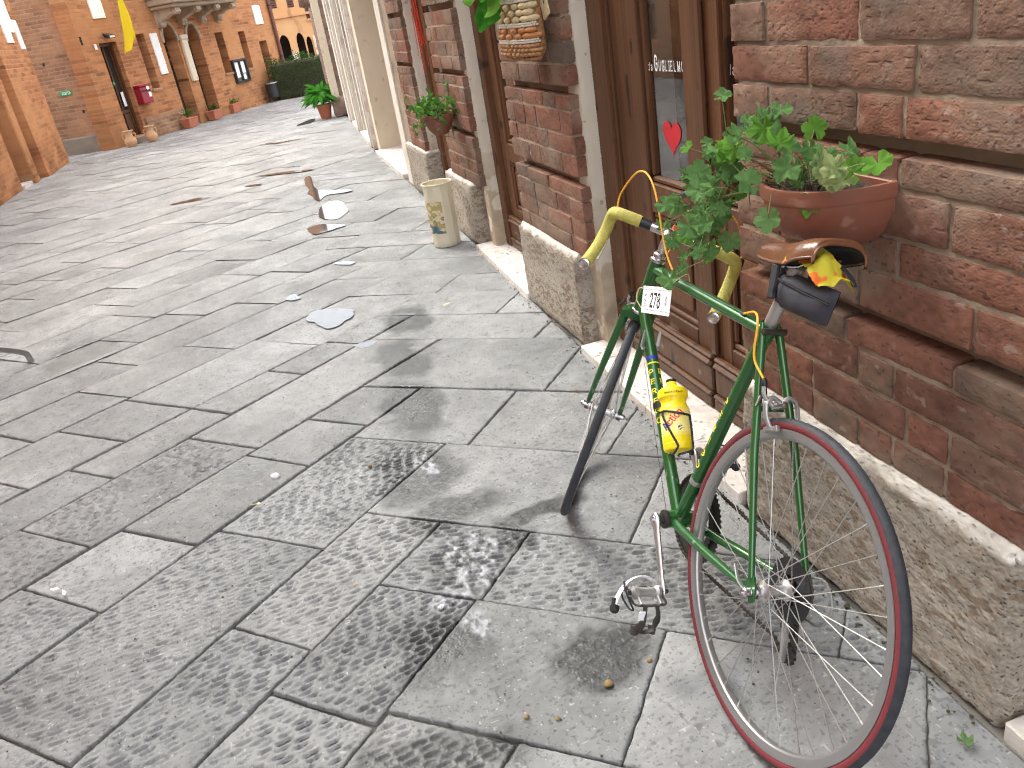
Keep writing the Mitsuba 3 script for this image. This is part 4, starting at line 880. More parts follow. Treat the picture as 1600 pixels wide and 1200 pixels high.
def pedal(PC, s):
    p = unique(bike + '__pedal'); Q = lambda u, v, w: PC + A([u, v * s, w])
    bp(p, 'spindle', cat([rod(Q(0, -.012, 0), Q(0, .085, 0), .0052, 14), lathe([(0, -.004), (.0085, -.004), (.0085, .006), (0, .006)], 14, Q(0, .0, 0), (0, 1, 0))]), 'dark_steel', smooth=30)
    bp(p, 'barrel', lathe([(.0, .008), (.0145, .009), (.0155, .016), (.0115, .022), (.0105, .045), (.0125, .062), (.0150, .066), (.0150, .074), (.006, .080), (0, .080)] if s > 0 else [(0, -.08), (.006, -.08), (.0150, -.074), (.0150, -.066), (.0125, -.062), (.0105, -.045), (.0115, -.022), (.0155, -.016), (.0145, -.009), (0, -.008)], 24, PC, (0, 1, 0)), 'dull_aluminium', smooth=30)
    for sg in (1, -1):
        bp(p, 'cage_plate', tube(smooth_path([Q(sg * .012, .010, -.004), Q(sg * .030, .008, -.010), Q(sg * .034, .02, -.012), Q(sg * .034, .06, -.012), Q(sg * .030, .082, -.010), Q(sg * .012, .086, -.004)], 5), .0058, 8, flat=.32, up=(1, 0, 0)), 'dark_steel', smooth=40)
        for vv in (.018, .066): bp(p, 'cage_arm', rod(Q(0, vv, 0), Q(sg * .033, vv, -.011), .0045, 8), 'dull_aluminium')
    # strap over the upper plate, buckle end out to the side
    st = smooth_path([Q(.030, .006, .004), Q(.036, .028, .016), Q(.034, .055, .018), Q(.026, .080, .010), Q(.012, .098, .002), Q(.0, .112, -.012), Q(-.006, .118, -.024)], 6)
    bp(p, 'toe_strap', tube(st, .0105, 8, flat=.16, up=(0, 1, .2)), 'card_white', smooth=40)
    bp(p, 'strap_loop', tube(smooth_path([Q(.028, .086, .01), Q(.0, .098, .014), Q(-.03, .094, -.004), Q(-.040, .088, -.018), Q(-.02, .09, -.024), Q(.012, .094, -.014)], 6, True), .0022, 8, closed=True), 'black_plastic')
    bp(p, 'buckle', cat([lathe([(0, -.007), (.009, -.007), (.011, -.003), (.011, .003), (.009, .007), (0, .007)], 16, Q(-.014, .120, -.030), (0, 1, .3)), rod(Q(0, .118, -.012), Q(-.014, .124, -.032), .005, 8)]), 'black_plastic', smooth=30)
    # toe clip hanging from the lower plate
    for v0_, v1_, v2_ in ((.030, .026, .020), (.058, .060, .064)):
        bp(p, 'toe_clip', tube(smooth_path([Q(-.036, v0_, -.010), Q(-.046, v1_, -.034), Q(-.040, (v0_ + v1_) / 2, -.058), Q(-.028, v2_, -.082), Q(-.008, v2_, -.094)], 6), .0105, 8, flat=.14, up=(0, 1, 0)), 'dark_steel', smooth=40)
    bp(p, 'clip_bridge', tube(smooth_path([Q(-.030, .016, -.078), Q(-.026, .042, -.088), Q(-.030, .068, -.078)], 6), .0075, 8, flat=.2), 'dark_steel', smooth=40)
    bp(p, 'clip_tab', tr(rbox(-.002, .002, -.009, .009, -.011, .011, .001), None, Q(-.046, .066, -.030)), 'card_white')
pedal(BB + A([0, .078, 0]) + CD * .17, 1); pedal(BB + A([0, -.078, 0]) - CD * .17, -1)
# chain: upper run from the big ring to a middle sprocket, lower run through the two pulleys
v_c = -.0455; rs = .041; RB = .1052
top = [BB + A([RB * math.cos(a), v_c, RB * math.sin(a)]) for a in np.linspace(-1.9, 1.75, 22)]
tail = [A([rs * math.cos(a), v_c, RW + rs * math.sin(a)]) for a in np.linspace(1.75, 3.9, 10)]
PJ, PT = A([-.004, v_c, RW - .082]), A([-.022, v_c, RW - .132])
low = [PJ + A([.019, 0, .012]), PJ + A([.020, 0, -.010]), PJ + A([.006, 0, -.024]), PT + A([-.017, 0, .006]), PT + A([-.012, 0, -.016]), PT + A([.008, 0, -.019]), PT + A([.05, 0, .004])]
cp = np.vstack([top, tail, low]); L = np.r_[0, np.cumsum(np.linalg.norm(np.diff(np.vstack([cp, cp[:1]]), axis=0), axis=1))]; cq = np.vstack([cp, cp[:1]])
qs = np.arange(0, L[-1], .00317); ch = np.c_[[np.interp(qs, L, cq[:, k]) for k in range(3)]].T
rad = np.where((np.arange(len(qs)) // 2) % 2 == 0, .0046, .0030)
bp(bike, 'chain', tube(ch, rad, 8, closed=True, flat=.95, up=(0, 1, 0)), 'chain_steel', smooth=False)
rd = unique(bike + '__derailleur')
for pc in (PJ, PT): cog(11, .0215, v_c - .003, .006, 'black_plastic', rd, 'pulley', cen=A([pc[0], 0, pc[2]]))
for vv in (v_c + .006, v_c - .008): bp(rd, 'cage', tube(smooth_path([PJ * A([1, 0, 1]) + A([.004, vv, .02]), PJ * A([1, 0, 1]) + A([-.006, vv, -.01]), PT * A([1, 0, 1]) + A([.004, vv, .01]), PT * A([1, 0, 1]) + A([0, vv, -.018])], 5), .013, 8, flat=.13, up=(1, 0, 0)), 'dull_aluminium' if vv > v_c else 'dark_steel', smooth=40)
bp(rd, 'body', cat([rod(A([.004, -.066, RW - .03]), A([.018, -.070, RW - .056]), .011, 12), rod(A([.018, -.070, RW - .056]), PJ + A([.006, -.02, .012]), .010, 12)]), 'dark_steel')
bp(rd, 'cable_housing', tube(smooth_path([A([.06, -.055, RW - .02]), A([-.02, -.075, RW + .035]), A([-.062, -.078, RW + .0]), A([-.05, -.076, RW - .05]), A([-.008, -.072, RW - .062])], 8), .0022, 8), 'dull_aluminium')
bp(bike, 'front_derailleur', cat([tr(rbox(-.035, .02, -.003, .003, -.012, .012, .002), None, BB + A([.0, -.036, .108])), tr(rbox(-.035, .02, -.003, .003, -.012, .012, .002), None, BB + A([.0, -.058, .108])), rod(BB + SD * .12 + A([0, -.014, 0]), BB + A([-.01, -.04, .115]), .008)]), 'dull_aluminium')
bp(bike, 'gear_cable', rod(DT0 - DTd * .16 + A([-.004, .02, -.016]), BB + A([.02, .016, -.02]), .0007, 5), 'dark_steel')
for s in (1, -1): bp(bike, 'shift_lever', tube([DT0 - DTd * .14 + A([0, .019 * s, 0]), DT0 - DTd * .14 + A([.008, .022 * s, .008]), DT0 - DTd * .10 + A([-.02, .022 * s, .02])], [.008, .007, .004], 10, flat=.5), 'dull_aluminium')
# seat post, saddle
SP1 = BB + SD * .680
bp(bike, 'seat_post', cat([rod(CL, SP1, .0135, 24), lathe([(.0135, 0), (.017, .003), (.017, .018), (.012, .022)], 20, SP1 - SD * .01, SD)]), 'dull_aluminium', smooth=35)
sd = unique(bike + '__saddle')
us = np.linspace(.338, .062, 34); hw = np.interp(us, [.058, .07, .09, .115, .15, .19, .225, .26, .30, .325, .338], [.062, .067, .071, .072, .060, .042, .029, .0225, .020, .018, .010])
zt = np.interp(us, [.058, .10, .16, .24, .30, .338], [.984, .983, .976, .972, .972, .966]); drop = np.interp(us, [.06, .10, .15, .2, .26, .30, .338], [.040, .044, .046, .044, .040, .036, .022])
ts = np.linspace(-1, 1, 25); rows = []
for u, h, z, d in zip(us, hw, zt, drop):
    a = np.abs(ts); rows.append(np.c_[np.full(25, u), np.sign(ts) * h * np.sin(np.minimum(a, 1) * math.pi / 2) ** .85, z - d * (a ** 2.6)])
last = rows[-1]
for k, (du, dz, sc) in enumerate([(-.003, -.003, .995), (-.004, -.007, .99), (-.004, -.011, .985)]): rows.append(np.c_[last[:, 0] + du, last[:, 1] * sc, last[:, 2] + dz])
SV = np.vstack(rows); nr = len(rows); F = []
for i in range(nr - 1):
    for j in range(24): a = i * 25 + j; F += [[a, a + 1, a + 26], [a, a + 26, a + 25]]
SQ = rot([0, 1, 0], .17); SPV = A([.2, 0, .968])
def SDL(m): return TM(((np.asarray(m.vertices) - SPV) * A([.86, .90, .92])) @ SQ.T + SPV, m.faces)
bp(sd, 'leather_top', SDL(TM(SV, F)), 'tan_leather', smooth=True)
inn = SV.copy(); inn[:, 1] *= .965; inn[:, 2] -= .0045
bp(sd, 'underside', SDL(TM(inn[:(nr - 1) * 25], [f[::-1] for f in F if max(f) < (nr - 1) * 25])), 'black_plastic', smooth=True)
edge = np.vstack([SV.reshape(nr, 25, 3)[:-3, 0], SV.reshape(nr, 25, 3)[-1, :], SV.reshape(nr, 25, 3)[:-3, 24][::-1]])
bp(sd, 'leather_rim', SDL(tube(edge, .0034, 8)), 'tan_leather', smooth=True)
for s in (1, -1): bp(sd, 'rail', SDL(tube(smooth_path([A([.30, .012 * s, .945]), A([.25, .02 * s, .928]), A([.16, .022 * s, .925]), A([.10, .035 * s, .945])], 6), .0036, 8)), 'chrome')
# things carried on the bicycle
bottle = thing('water_bottle', 'yellow plastic water bottle with black nozzle in the bicycle cage', 'bottle')
BN2 = nrm(A([-DTd[2], 0, DTd[0]])); B0 = A([.462, 0, .417]); BAx = nrm(A([.105, 0, .141])); ZS = .86
def zsc(pr): return [(r, z * ZS) for r, z in pr]
def lathe_uv(prof, n, c, ax):
    m = lathe(prof, n, c, ax); k = len(prof); zs = A([z for r, z in prof])
    uv = np.c_[np.tile(np.arange(n) / n, k), np.repeat((zs - zs.min()) / (zs.max() - zs.min()), n)]
    return m, uv
bp(bottle, 'body', lathe(zsc([(0, .003), (.026, 0), (.034, .004), (.0362, .012), (.0355, .016), (.0365, .020), (.0355, .024), (.0365, .028), (.0362, .036)]), 48, B0, BAx), 'bottle_yellow', smooth=30)
m, uv = lathe_uv(zsc([(.0362, .036), (.0366, .040), (.0366, .080), (.0366, .118), (.0355, .124)]), 96, B0, BAx)
v = np.asarray(m.vertices); bp(bottle, 'print_band', m, 'bottle_print', uv=uv)
bp(bottle, 'shoulder', lathe(zsc([(.0355, .124), (.0315, .134), (.0305, .142), (.0325, .150), (.0345, .154)]), 48, B0, BAx), 'bottle_yellow', smooth=True)
bp(bottle, 'cap', lathe(zsc([(.0345, .154), (.0365, .156), (.0368, .172), (.034, .180), (.022, .188), (.0125, .193), (.0115, .203), (.0118, .204)]), 48, B0, BAx), 'bottle_yellow', smooth=35)
bp(bottle, 'nozzle', lathe(zsc([(.0118, .2035), (.0124, .206), (.0124, .2105), (.009, .2125), (0, .2125)]), 24, B0, BAx), 'black_plastic', smooth=30)
bc = bdir(EYE - (BM @ (B0 + BAx * .08) + BO)); bf = nrm(bc - BAx * (bc @ BAx)); bs = np.cross(BAx, bf)
def wrap(mesh, parent, mat, name, ang=0.0, x0=0, z0=0, r=.0367):
    v = np.asarray(mesh.vertices); c, s = math.cos(ang), math.sin(ang); x = v[:, 0] * c - v[:, 1] * s + x0; y = v[:, 0] * s + v[:, 1] * c + z0
    an = x / r; rr = r + .0003 + v[:, 2]
    bp(parent, name, TM(B0 + BAx * y[:, None] * ZS + (bf * np.cos(an)[:, None] + bs * np.sin(an)[:, None]) * rr[:, None], mesh.faces), mat, smooth=False)
wrap(text2d('A', .022, .0003, .9, True), bottle, 'print_blue', 'print', .80, -.026, .056); wrap(text2d('ction', .019, .0003, .85, True), bottle, 'print_red', 'print', .80, -.0135, .068)
wrap(extr(Polygon([(0, 0), (.016, .010), (.004, .007)]), .0003), bottle, 'print_blue', 'print', 0, .006, .052); wrap(extr(Polygon([(0, 0), (.012, .010), (.001, .008)]), .0003), bottle, 'print_blue', 'print', 0, .004, .058)
wrap(text2d('WWW.ACTION.IT', .0042, .0003, .95, True), bottle, 'print_black', 'print', 0, -.021, .1625, .0369)
K = lambda an, z, r=.0400: B0 + BAx * z * ZS + (bf * math.cos(an) + bs * math.sin(an)) * r
bp(bike, 'bottle_cage', cat([tube(smooth_path([K(-2.6, .120), K(-1.5, .116), K(-.75, .112)], 6), .0024, 8), tube(smooth_path([K(-.75, .112), K(-.60, .112), K(-.2, .107), K(.4, .100), K(1.0, .097), K(1.08, .094)], 6), .0026, 8),
    tube(smooth_path([K(-.75, .112), K(-.80, .100), K(-.5, .065), K(-.05, .016), K(-.02, .006), K(-.35, -.010, .035), K(-.7, -.006, .03)], 6), .0026, 8), tube(smooth_path([K(1.06, .096), K(1.10, .06), K(1.06, .02), K(.95, -.002), K(.45, -.010, .032), K(-.05, -.012, .026)], 6), .0026, 8)]), 'black_plastic')
bp(bike, 'cage_clamp', lathe([(.0155, -.008), (.0180, -.008), (.0180, .008), (.0155, .008)], 20, BB + DTd * .29, DTd), 'black_plastic')
plate = thing('number_plate', 'white race number card 278 tied to the green frame with string', 'number plate')
pc = [A([.753, .031, .755]), A([.600, .031, .786]), A([.590, .031, .718]), A([.750, .031, .687])]
ex = nrm(pc[1] - pc[0]); ez = A([0, 1., 0]); ey = np.cross(ez, ex); pw = .154; ph = .069; PO = pc[0] - ey * ph
if ey[2] < 0: ey = -ey; PO = pc[0] - ey * ph
def onplate(m, dz=.0009): return onto(m, PO + ez * dz, ex, ey, ez)
bp(plate, 'card', onplate(rbox(0, pw, 0, ph, 0, .0008, .0002), 0), 'card_white', smooth=False)
t = text2d('278', .036, .0002, .62, True); t = tr(t, None, (.042, .0165, 0)); bp(plate, 'number', onplate(t), 'print_black', smooth=False)
t = text2d('Eroica', .0095, .0002, .9); t = tr(t, rot([0, 0, 1], math.pi / 2), (.022, .015, 0)); bp(plate, 'lettering', onplate(t), 'print_black', smooth=False)
t = text2d('EROICA', .008, .0002, .55, True); t = tr(t, rot([0, 0, 1], math.pi / 2), (.134, .024, 0)); bp(plate, 'lettering', onplate(t), 'print_black', smooth=False)
bp(plate, 'rule_line', onplate(cat([box(.008, .142, .060, .0607, 0, .0002), box(.010, .146, .0088, .0096, 0, .0002)])), 'print_black', smooth=False)
bp(plate, 'string', cat([tube(smooth_path([pc[1] + A([.006, 0, -.008]), pc[1] + A([.006, -.004, .012]), A([.60, .0, .822]), A([.598, -.012, .80])], 6), .0011, 6), tube(smooth_path([pc[3] + A([-.006, .001, .012]), pc[3] + A([.02, .006, .03]), pc[0] + A([.016, .004, -.012]), pc[0] + A([-.004, .002, -.006])], 6), .0013, 6), tube(smooth_path([pc[0] + A([.016, .004, -.012]), A([.80, .022, .70]), A([.815, .018, .683])], 5), .0011, 6)]), 'string_cream')
bag = thing('saddle_bag', 'small black zipped pouch hanging behind the seat post', 'bag')
g = Polygon([(.232, .918), (.045, .915), (.058, .848), (.075, .846), (.224, .846)])
m = sheet(g, 0, .012); v = np.asarray(m.vertices); import shapely as _sh
ed = _sh.distance(g.exterior, _sh.points(v[:, :2])); bul = .020 * (1 - np.exp(-ed / .014)) + .004 * (meshkit.noise(np.c_[v[:, 0] * 40, v[:, 1] * 40, v[:, 0] * 0]) - .5) * np.clip(ed / .01, 0, 1)
bp(bag, 'pouch', cat([TM(np.c_[v[:, 0], .006 + bul, v[:, 1]], m.faces[:, ::-1]), TM(np.c_[v[:, 0], .005 - bul, v[:, 1]], m.faces)]), 'navy_cloth', smooth=60)
bp(bag, 'zip', cat([tube([A([.205, .0245, .899]), A([.12, .0268, .894]), A([.052, .0175, .889])], .0016, 6), tube([A([.206, .025, .9015]), A([.12, .027, .8975]), A([.052, .018, .8925])], .0022, 6, flat=.4)]), 'black_cloth')
bp(bag, 'zip_pull', cat([tube([A([.196, .028, .898]), A([.201, .031, .884]), A([.203, .030, .872])], [.0022, .0036, .0028], 8, flat=.5)]), 'black_plastic')
bp(bag, 'side_strap', tr(rbox(-.012, .012, -.004, .004, -.034, .034, .003), rot([0, 1, 0], .12), (.222, .022, .892)), 'black_cloth')
for m_ in (tube(smooth_path([A([.205, .02, .914]), A([.19, .015, .945]), A([.175, .02, .955])], 5), .007, 8, flat=.2), tube(smooth_path([A([.13, .012, .914]), A([.125, .01, .94]), A([.12, .0, .955])], 5), .006, 8, flat=.2), tube(smooth_path([A([.10, -.02, .955]), A([.068, -.024, .940]), A([.052, -.026, .925])], 5), .007, 8, flat=.25)): bp(bag, 'strap', m_, 'black_cloth')
rag = thing('crumpled_cloth', 'crumpled yellow and orange cloth stuffed under the tan saddle', 'cloth')
gu, gv = np.meshgrid(np.linspace(.055, .17, 30), np.linspace(-.034, .052, 26), indexing='ij'); n1 = meshkit.fbm(np.c_[gu.ravel() * 34, gv.ravel() * 34, gu.ravel() * 0 + 2], 3) - .5
rz = .966 - .020 * ((gv.ravel() - .01) / .04) ** 2 + .034 * n1 - .020 * np.clip((.09 - gu.ravel()) / .03, 0, 1.5) * (.6 + meshkit.noise(np.c_[gv.ravel() * 60, gu.ravel() * 50, gu.ravel() * 0]))
V = np.c_[gu.ravel() + .012 * (meshkit.noise(np.c_[gu.ravel() * 50, gv.ravel() * 50, gu.ravel() * 0 + 5]) - .5), gv.ravel(), rz]; F = []
for i in range(29):
    for j in range(25): a = i * 26 + j; F += [[a, a + 26, a + 27], [a, a + 27, a + 1]]
bp(rag, 'folds', TM(V, F), 'rag_cloth', smooth=50)
lamp = thing('bicycle_light', 'small orange and black bicycle light on the handlebar beside the stem', 'bicycle light')
LP = stp(CP + A([.008, -.024, .018]))
Rl = SB
bp(lamp, 'casing', tr(rbox(-.012, .014, -.030, .030, .006, .018, .003), Rl, LP), 'black_plastic'); bp(lamp, 'cover', tr(cat([rbox(-.014, .010, -.031, .031, -.004, .006, .002), rbox(-.016, -.0125, -.029, -.008, -.010, .008, .001), rbox(-.016, -.0125, .010, .029, -.010, .008, .001)]), Rl, LP), 'orange_plastic'); bp(lamp, 'bracket', tr(rbox(-.010, .012, -.014, .014, -.022, -.004, .002), Rl, LP), 'black_plastic')

# ------------------------------------------------------------------ leaves and plants
def leaf_mesh(kind, size, cup=.12, seed=0):
    r = np.random.default_rng(seed)
    if kind == 'ivy':           # five blunt lobes, notched at the stalk
        a = np.linspace(-math.pi * .93, math.pi * .93, 45)
        R = .70 + .30 * np.abs(np.cos(a * 2.5)) ** .6 * (.55 + .45 * np.cos(a / 2)) - .10 + .035 * np.cos(a * 15) + .02 * r.normal(size=45)
        pts = np.c_[R * np.sin(a), R * np.cos(a)]
    elif kind == 'heart':
        t = np.linspace(-.96, .96, 33); w = .52 * np.sin((1 - np.abs(t)) * math.pi) ** .55; pts = None
        a = np.linspace(-math.pi * .95, math.pi * .95, 41); R = .55 + .35 * np.maximum(np.cos(a), 0) ** 3 + .05 * np.cos(2 * a); pts = np.c_[R * np.sin(a) * .95, R * np.cos(a)]
    elif kind == 'blade':
        t = np.linspace(0, 1, 13); w = .30 * np.sin(math.pi * t ** .75) ** .75
        pts = np.vstack([np.c_[w, t * 2 - .6], np.c_[-w[::-1], (t * 2 - .6)[::-1]]])
    else:
        t = np.linspace(0, 1, 5); w = .30 * np.sin(math.pi * t); pts = np.vstack([np.c_[w, t * 1.4 - .5], np.c_[-w[::-1], (t * 1.4 - .5)[::-1]][1:-1]])
    c = A([0, .1]) if kind != 'small' else pts.mean(0)
    if kind in ('ivy', 'heart'):
        ring = .55 * pts; v = np.vstack([[c * 0], ring, pts]); n = len(pts); F = []
        for i in range(n - 1): F += [[0, i + 1, i + 2], [i + 1, n + i + 1, n + i + 2], [i + 1, n + i + 2, i + 2]]
    elif kind == 'blade':
        n = 13; L = pts[:n]; Rr = pts[n:][::-1]; mid = (L + Rr) / 2; v = np.vstack([L, mid, Rr]); F = []
        for i in range(n - 1): F += [[i, n + i, n + i + 1], [i, n + i + 1, i + 1], [n + i, 2 * n + i, 2 * n + i + 1], [n + i, 2 * n + i + 1, n + i + 1]]
    else:
        v = np.vstack([[c], pts]); n = len(pts); F = [[0, i + 1, (i + 1) % n + 1] for i in range(n)]
    rr = np.hypot(v[:, 0], v[:, 1]); th = np.arctan2(v[:, 0], v[:, 1])
    if kind == 'blade': z = .35 * np.abs(v[:, 0]) - .16 * (v[:, 1] + .6) ** 2 * .9
    else: z = cup * rr ** 2 * (1 + .8 * np.cos(5 * th + seed)) + .05 * np.abs(v[:, 0]) + .06 * (r.random(len(v)) - .5) * (rr > .3) - cup * .8 * np.maximum(v[:, 1], 0) ** 2
    return TM(np.c_[v, z] * size, F)
def orient(m, pos, nrm_, tipdir):
    n = nrm(nrm_); t = A(tipdir, float); t = t - n * (t @ n); t = nrm(t) if np.linalg.norm(t) > 1e-6 else nrm(np.cross(n, [1, 0, .1])); x = np.cross(t, n)
    return tr(m, A([x, t, n]).T, pos)
lr = np.random.default_rng(21)
# half-round terracotta planter on the nearest pier
pot = thing('wall_planter', 'half round terracotta planter fixed to the brick pier above the saddle', 'planter')
PCY, PHW, PD, PZ, PH = 1.388, .140, .176, 1.022, .14
def halfbowl(prof, n=40):
    t = np.linspace(0, math.pi, n); V = []; F = []
    for s, z in prof: V.append(np.c_[1.089 - PD * s * np.sin(t) ** .86, PCY - PHW * s * np.cos(t), np.full(n, PZ + z)])
    V = np.vstack(V)
    for i in range(len(prof) - 1):
        for j in range(n - 1): a = i * n + j; F += [[a, a + n, a + n + 1], [a, a + n + 1, a + 1]]
    return TM(V, F)
part(pot, 'bowl', halfbowl([(.955, -.030), (.965, -.034), (.945, -.05), (.89, -.075), (.79, -.10), (.62, -.122), (.38, -.136), (.0, -PH)]), 'terracotta', smooth=50)
part(pot, 'rim', halfbowl([(.93, -.012), (.935, -.002), (.96, .0), (.995, -.001), (1.0, -.006), (1.0, -.024), (.985, -.030), (.955, -.030)]), 'terracotta', smooth=50)
part(pot, 'inner_wall', halfbowl([(.90, -.05), (.93, -.012)][::-1]), 'terracotta', smooth=50)
part(pot, 'back_plate', rbox(1.085, 1.092, PCY - PHW * .98, PCY + PHW * .98, PZ - .06, PZ - .002, .002), 'terracotta')
t = np.linspace(0, math.pi, 30); sg = Polygon(np.c_[1.087 - PD * .925 * np.sin(t) ** .86, PCY - PHW * .925 * np.cos(t)])
m = sheet(sg, 0, .007); v = np.asarray(m.vertices); v = np.c_[v[:, :2], PZ - .022 + .022 * (meshkit.fbm(np.c_[v[:, 0] * 55, v[:, 1] * 55, v[:, 0] * 0], 3) - .5) + .012 * meshkit.noise(np.c_[v[:, 0] * 130, v[:, 1] * 130, v[:, 0] * 0])]
part(pot, 'soil', TM(v, m.faces), 'soil', smooth=True)
ger = thing('ivy_geranium', 'ivy leaved geranium trailing out of the half round terracotta planter', 'plant')
LV = [leaf_mesh('ivy', 1.0, .10 + .09 * k, k) for k in range(8)]
VINES = [[(1.0, 1.46, 1.01), (.955, 1.55, 1.055), (.945, 1.66, 1.0), (.95, 1.77, .925), (.955, 1.85, .875)],
         [(.99, 1.45, 1.01), (.945, 1.54, 1.03), (.93, 1.61, .95), (.925, 1.66, .86), (.93, 1.70, .775)],
         [(1.0, 1.42, 1.01), (.985, 1.48, 1.08), (.975, 1.53, 1.115)], [(1.0, 1.36, 1.01), (.98, 1.30, 1.05), (.955, 1.235, 1.07)],
         [(.98, 1.47, 1.01), (.93, 1.56, 1.01), (.925, 1.63, .93), (.94, 1.72, .85), (.945, 1.80, .80)], [(1.0, 1.44, 1.01), (.96, 1.53, 1.09), (.955, 1.60, 1.075), (.95, 1.68, 1.02)],
         [(.97, 1.43, 1.01), (.90, 1.43, 1.03), (.88, 1.41, .985)], [(.99, 1.46, 1.0), (.93, 1.56, .98), (.935, 1.70, .93), (.95, 1.93, .84)], [(1.0, 1.40, 1.0), (.97, 1.36, 1.055), (.955, 1.33, 1.06)],
         [(.99, 1.48, 1.0), (.94, 1.58, .97), (.92, 1.65, .90), (.93, 1.72, .80)]]
for i, vn in enumerate(VINES):
    pth = smooth_path(vn, 8); part(ger, 'stem', tube(pth, np.linspace(.0026, .0013, len(pth)), 6), 'stem_green' if i % 3 else 'stem_brown', smooth=True)
def geranium_leaf(pos, size, mat='ivy_leaf', nv=None, tip=None):
    nv = nv if nv is not None else nrm(A([-.55, -.55, .75]) + lr.normal(0, .42, 3)); tip = tip if tip is not None else lr.normal(0, 1, 3) + A([-.3, -.4, -.6])
    part(ger, 'leaf', orient(TM(LV[lr.integers(8)].vertices * size, LV[0].faces), pos, nv, tip), mat, smooth=True)
nl = [14, 12, 8, 8, 11, 12, 2, 5, 7, 9]
for vn, k in zip(VINES, nl):
    pth = smooth_path(vn, 12); n = len(pth)
    for j in range(k):
        q = pth[int((.28 + .72 * (j + lr.random()) / k) * (n - 1))]; off = lr.normal(0, .034, 3) + A([-.014, -.008, .012]); mat = lr.choice(['ivy_leaf'] * 6 + ['ivy_leaf_light'] * 2)
        size = lr.uniform(.017, .036); p2 = q + off
        part(ger, 'leaf_stalk', tube([q, (q + p2) / 2 + A([0, 0, .005]), p2], .0009, 5), 'stem_green'); geranium_leaf(p2, size, mat)
geranium_leaf(A([.885, 1.355, .975]), .031, 'ivy_leaf', A([-.8, -.6, .35]), A([-.2, -.1, -1])); part(ger, 'leaf_stalk', tube([A([.9, 1.365, 1.02]), A([.887, 1.357, .985])], .0011, 5), 'stem_green')
for p_, s_ in (((.945, 1.24, 1.075), .028), ((.958, 1.275, 1.062), .030), ((.95, 1.225, 1.052), .024), ((.952, 1.25, 1.05), .026), ((.96, 1.30, 1.08), .022)): geranium_leaf(A(p_), s_, 'ivy_leaf_pale', A([-.5, -.7, .5]) + lr.normal(0, .2, 3))
for k in range(46):   # dry stalks and tangle over the soil
    a = A([1.0 + lr.uniform(-.06, .06), lr.uniform(1.32, 1.49), PZ - .012]); b = a + A([lr.uniform(-.06, .03), lr.uniform(-.06, .08), lr.uniform(.01, .05)])
    part(ger, 'dry_stalk', tube(smooth_path([a, (a + b) / 2 + lr.normal(0, .012, 3), b], 3), .0011, 5), 'stem_green' if k % 2 else 'stem_brown')

# small planter on the third pier, woven basket with a broad-leaved plant, raffia, painted bin
sp = thing('small_wall_pot', 'small round dark red pot on the pier behind the painted bin', 'pot')
part(sp, 'bowl', lathe([(0, -.11), (.045, -.108), (.075, -.07), (.095, -.02), (.10, 0), (.104, .0), (.104, .018), (.092, .018), (.088, .0), (0, -.004)], 28, (1.125, 5.32, .83)), 'terracotta', smooth=40)
sh = thing('small_shrub', 'small leafy green shrub growing in the round wall pot', 'plant')
SL = [leaf_mesh('small', 1.0, .2, k) for k in range(4)]
for k in range(18):
    d = nrm(lr.normal(0, 1, 3) * A([.8, 1.1, .45]) + A([-.25, .25, .2])); e = A([1.12, 5.33, .84]) + d * lr.uniform(.1, .24); pth = smooth_path([A([1.125, 5.32, .83]), A([1.12, 5.33, .88]) + d * .07, e], 5)
    part(sh, 'stem', tube(pth, .002, 5), 'stem_brown')
    for j in range(15):
        q = pth[lr.integers(4, len(pth))] + lr.normal(0, .028, 3); part(sh, 'leaf', orient(TM(SL[j % 4].vertices * lr.uniform(.022, .040), SL[0].faces), q, A([-.4, -.5, .7]) + lr.normal(0, .5, 3), lr.normal(0, 1, 3)), 'shrub_leaf' if j % 4 else 'ivy_leaf_light', smooth=True)
bk = thing('woven_basket', 'flat woven straw basket hanging on the second brick pier', 'basket')
BY, BX = 3.31, 1.09
def bsec(z):  # half width, half depth, centre at height z
    w = np.interp(z, [1.205, 1.23, 1.30, 1.40, 1.55], [.170, .205, .205, .19, .175]); d = np.interp(z, [1.205, 1.23, 1.35, 1.55], [.025, .055, .055, .045]); return w, d
def bpt(a, z, grow=0.0):
    w, d = bsec(z); c, s = np.cos(a), np.sin(a)
    return A([BX - (d + grow) * np.abs(s) ** .8 * np.sign(s), BY - (w + grow) * np.abs(c) ** .8 * np.sign(c), z + .02 * 0])
zs = [1.205, 1.215, 1.24, 1.30, 1.40, 1.50]; V = []; n_ = 40
for z in zs:
    for a in np.arange(n_) * 2 * math.pi / n_: V.append(bpt(a, z, -.006))
F = []
for i in range(len(zs) - 1):
    for j in range(n_): a, b = i * n_ + j, i * n_ + (j + 1) % n_; F += [[a, a + n_, b + n_], [a, b + n_, b]]
part(bk, 'lining', TM(V, F), 'straw_brown', smooth=True)
def weave(z, n, rz, mat, name, sq=1.0, ph=0.0):
    ms = []
    for j in range(n):
        a = math.pi * (j + .5 + ph) / n; p0 = bpt(a, z); p1 = bpt(a + .01, z); t = nrm(p1 - p0); nn = nrm(np.cross(t, [0, 0, 1])); w, d = bsec(z); L = (2 * w + 1.2 * d) / n
        ms.append(tr(ico((0, 0, 0), (L * .43 * sq, .012, rz), 1), A([t, nn, [0, 0, 1]]).T, p0))
    part(bk, name, cat(ms), mat, smooth=True, kind='stuff')
for k, z in enumerate((1.214, 1.229, 1.244, 1.259)): weave(z, 15, .0085, 'straw_brown', 'brown_weave', 1.0, .5 * (k % 2))
for k, z in enumerate((1.272, 1.280)): weave(z, 24, .0045, 'straw_white', 'white_braid', .7, .5 * (k % 2))
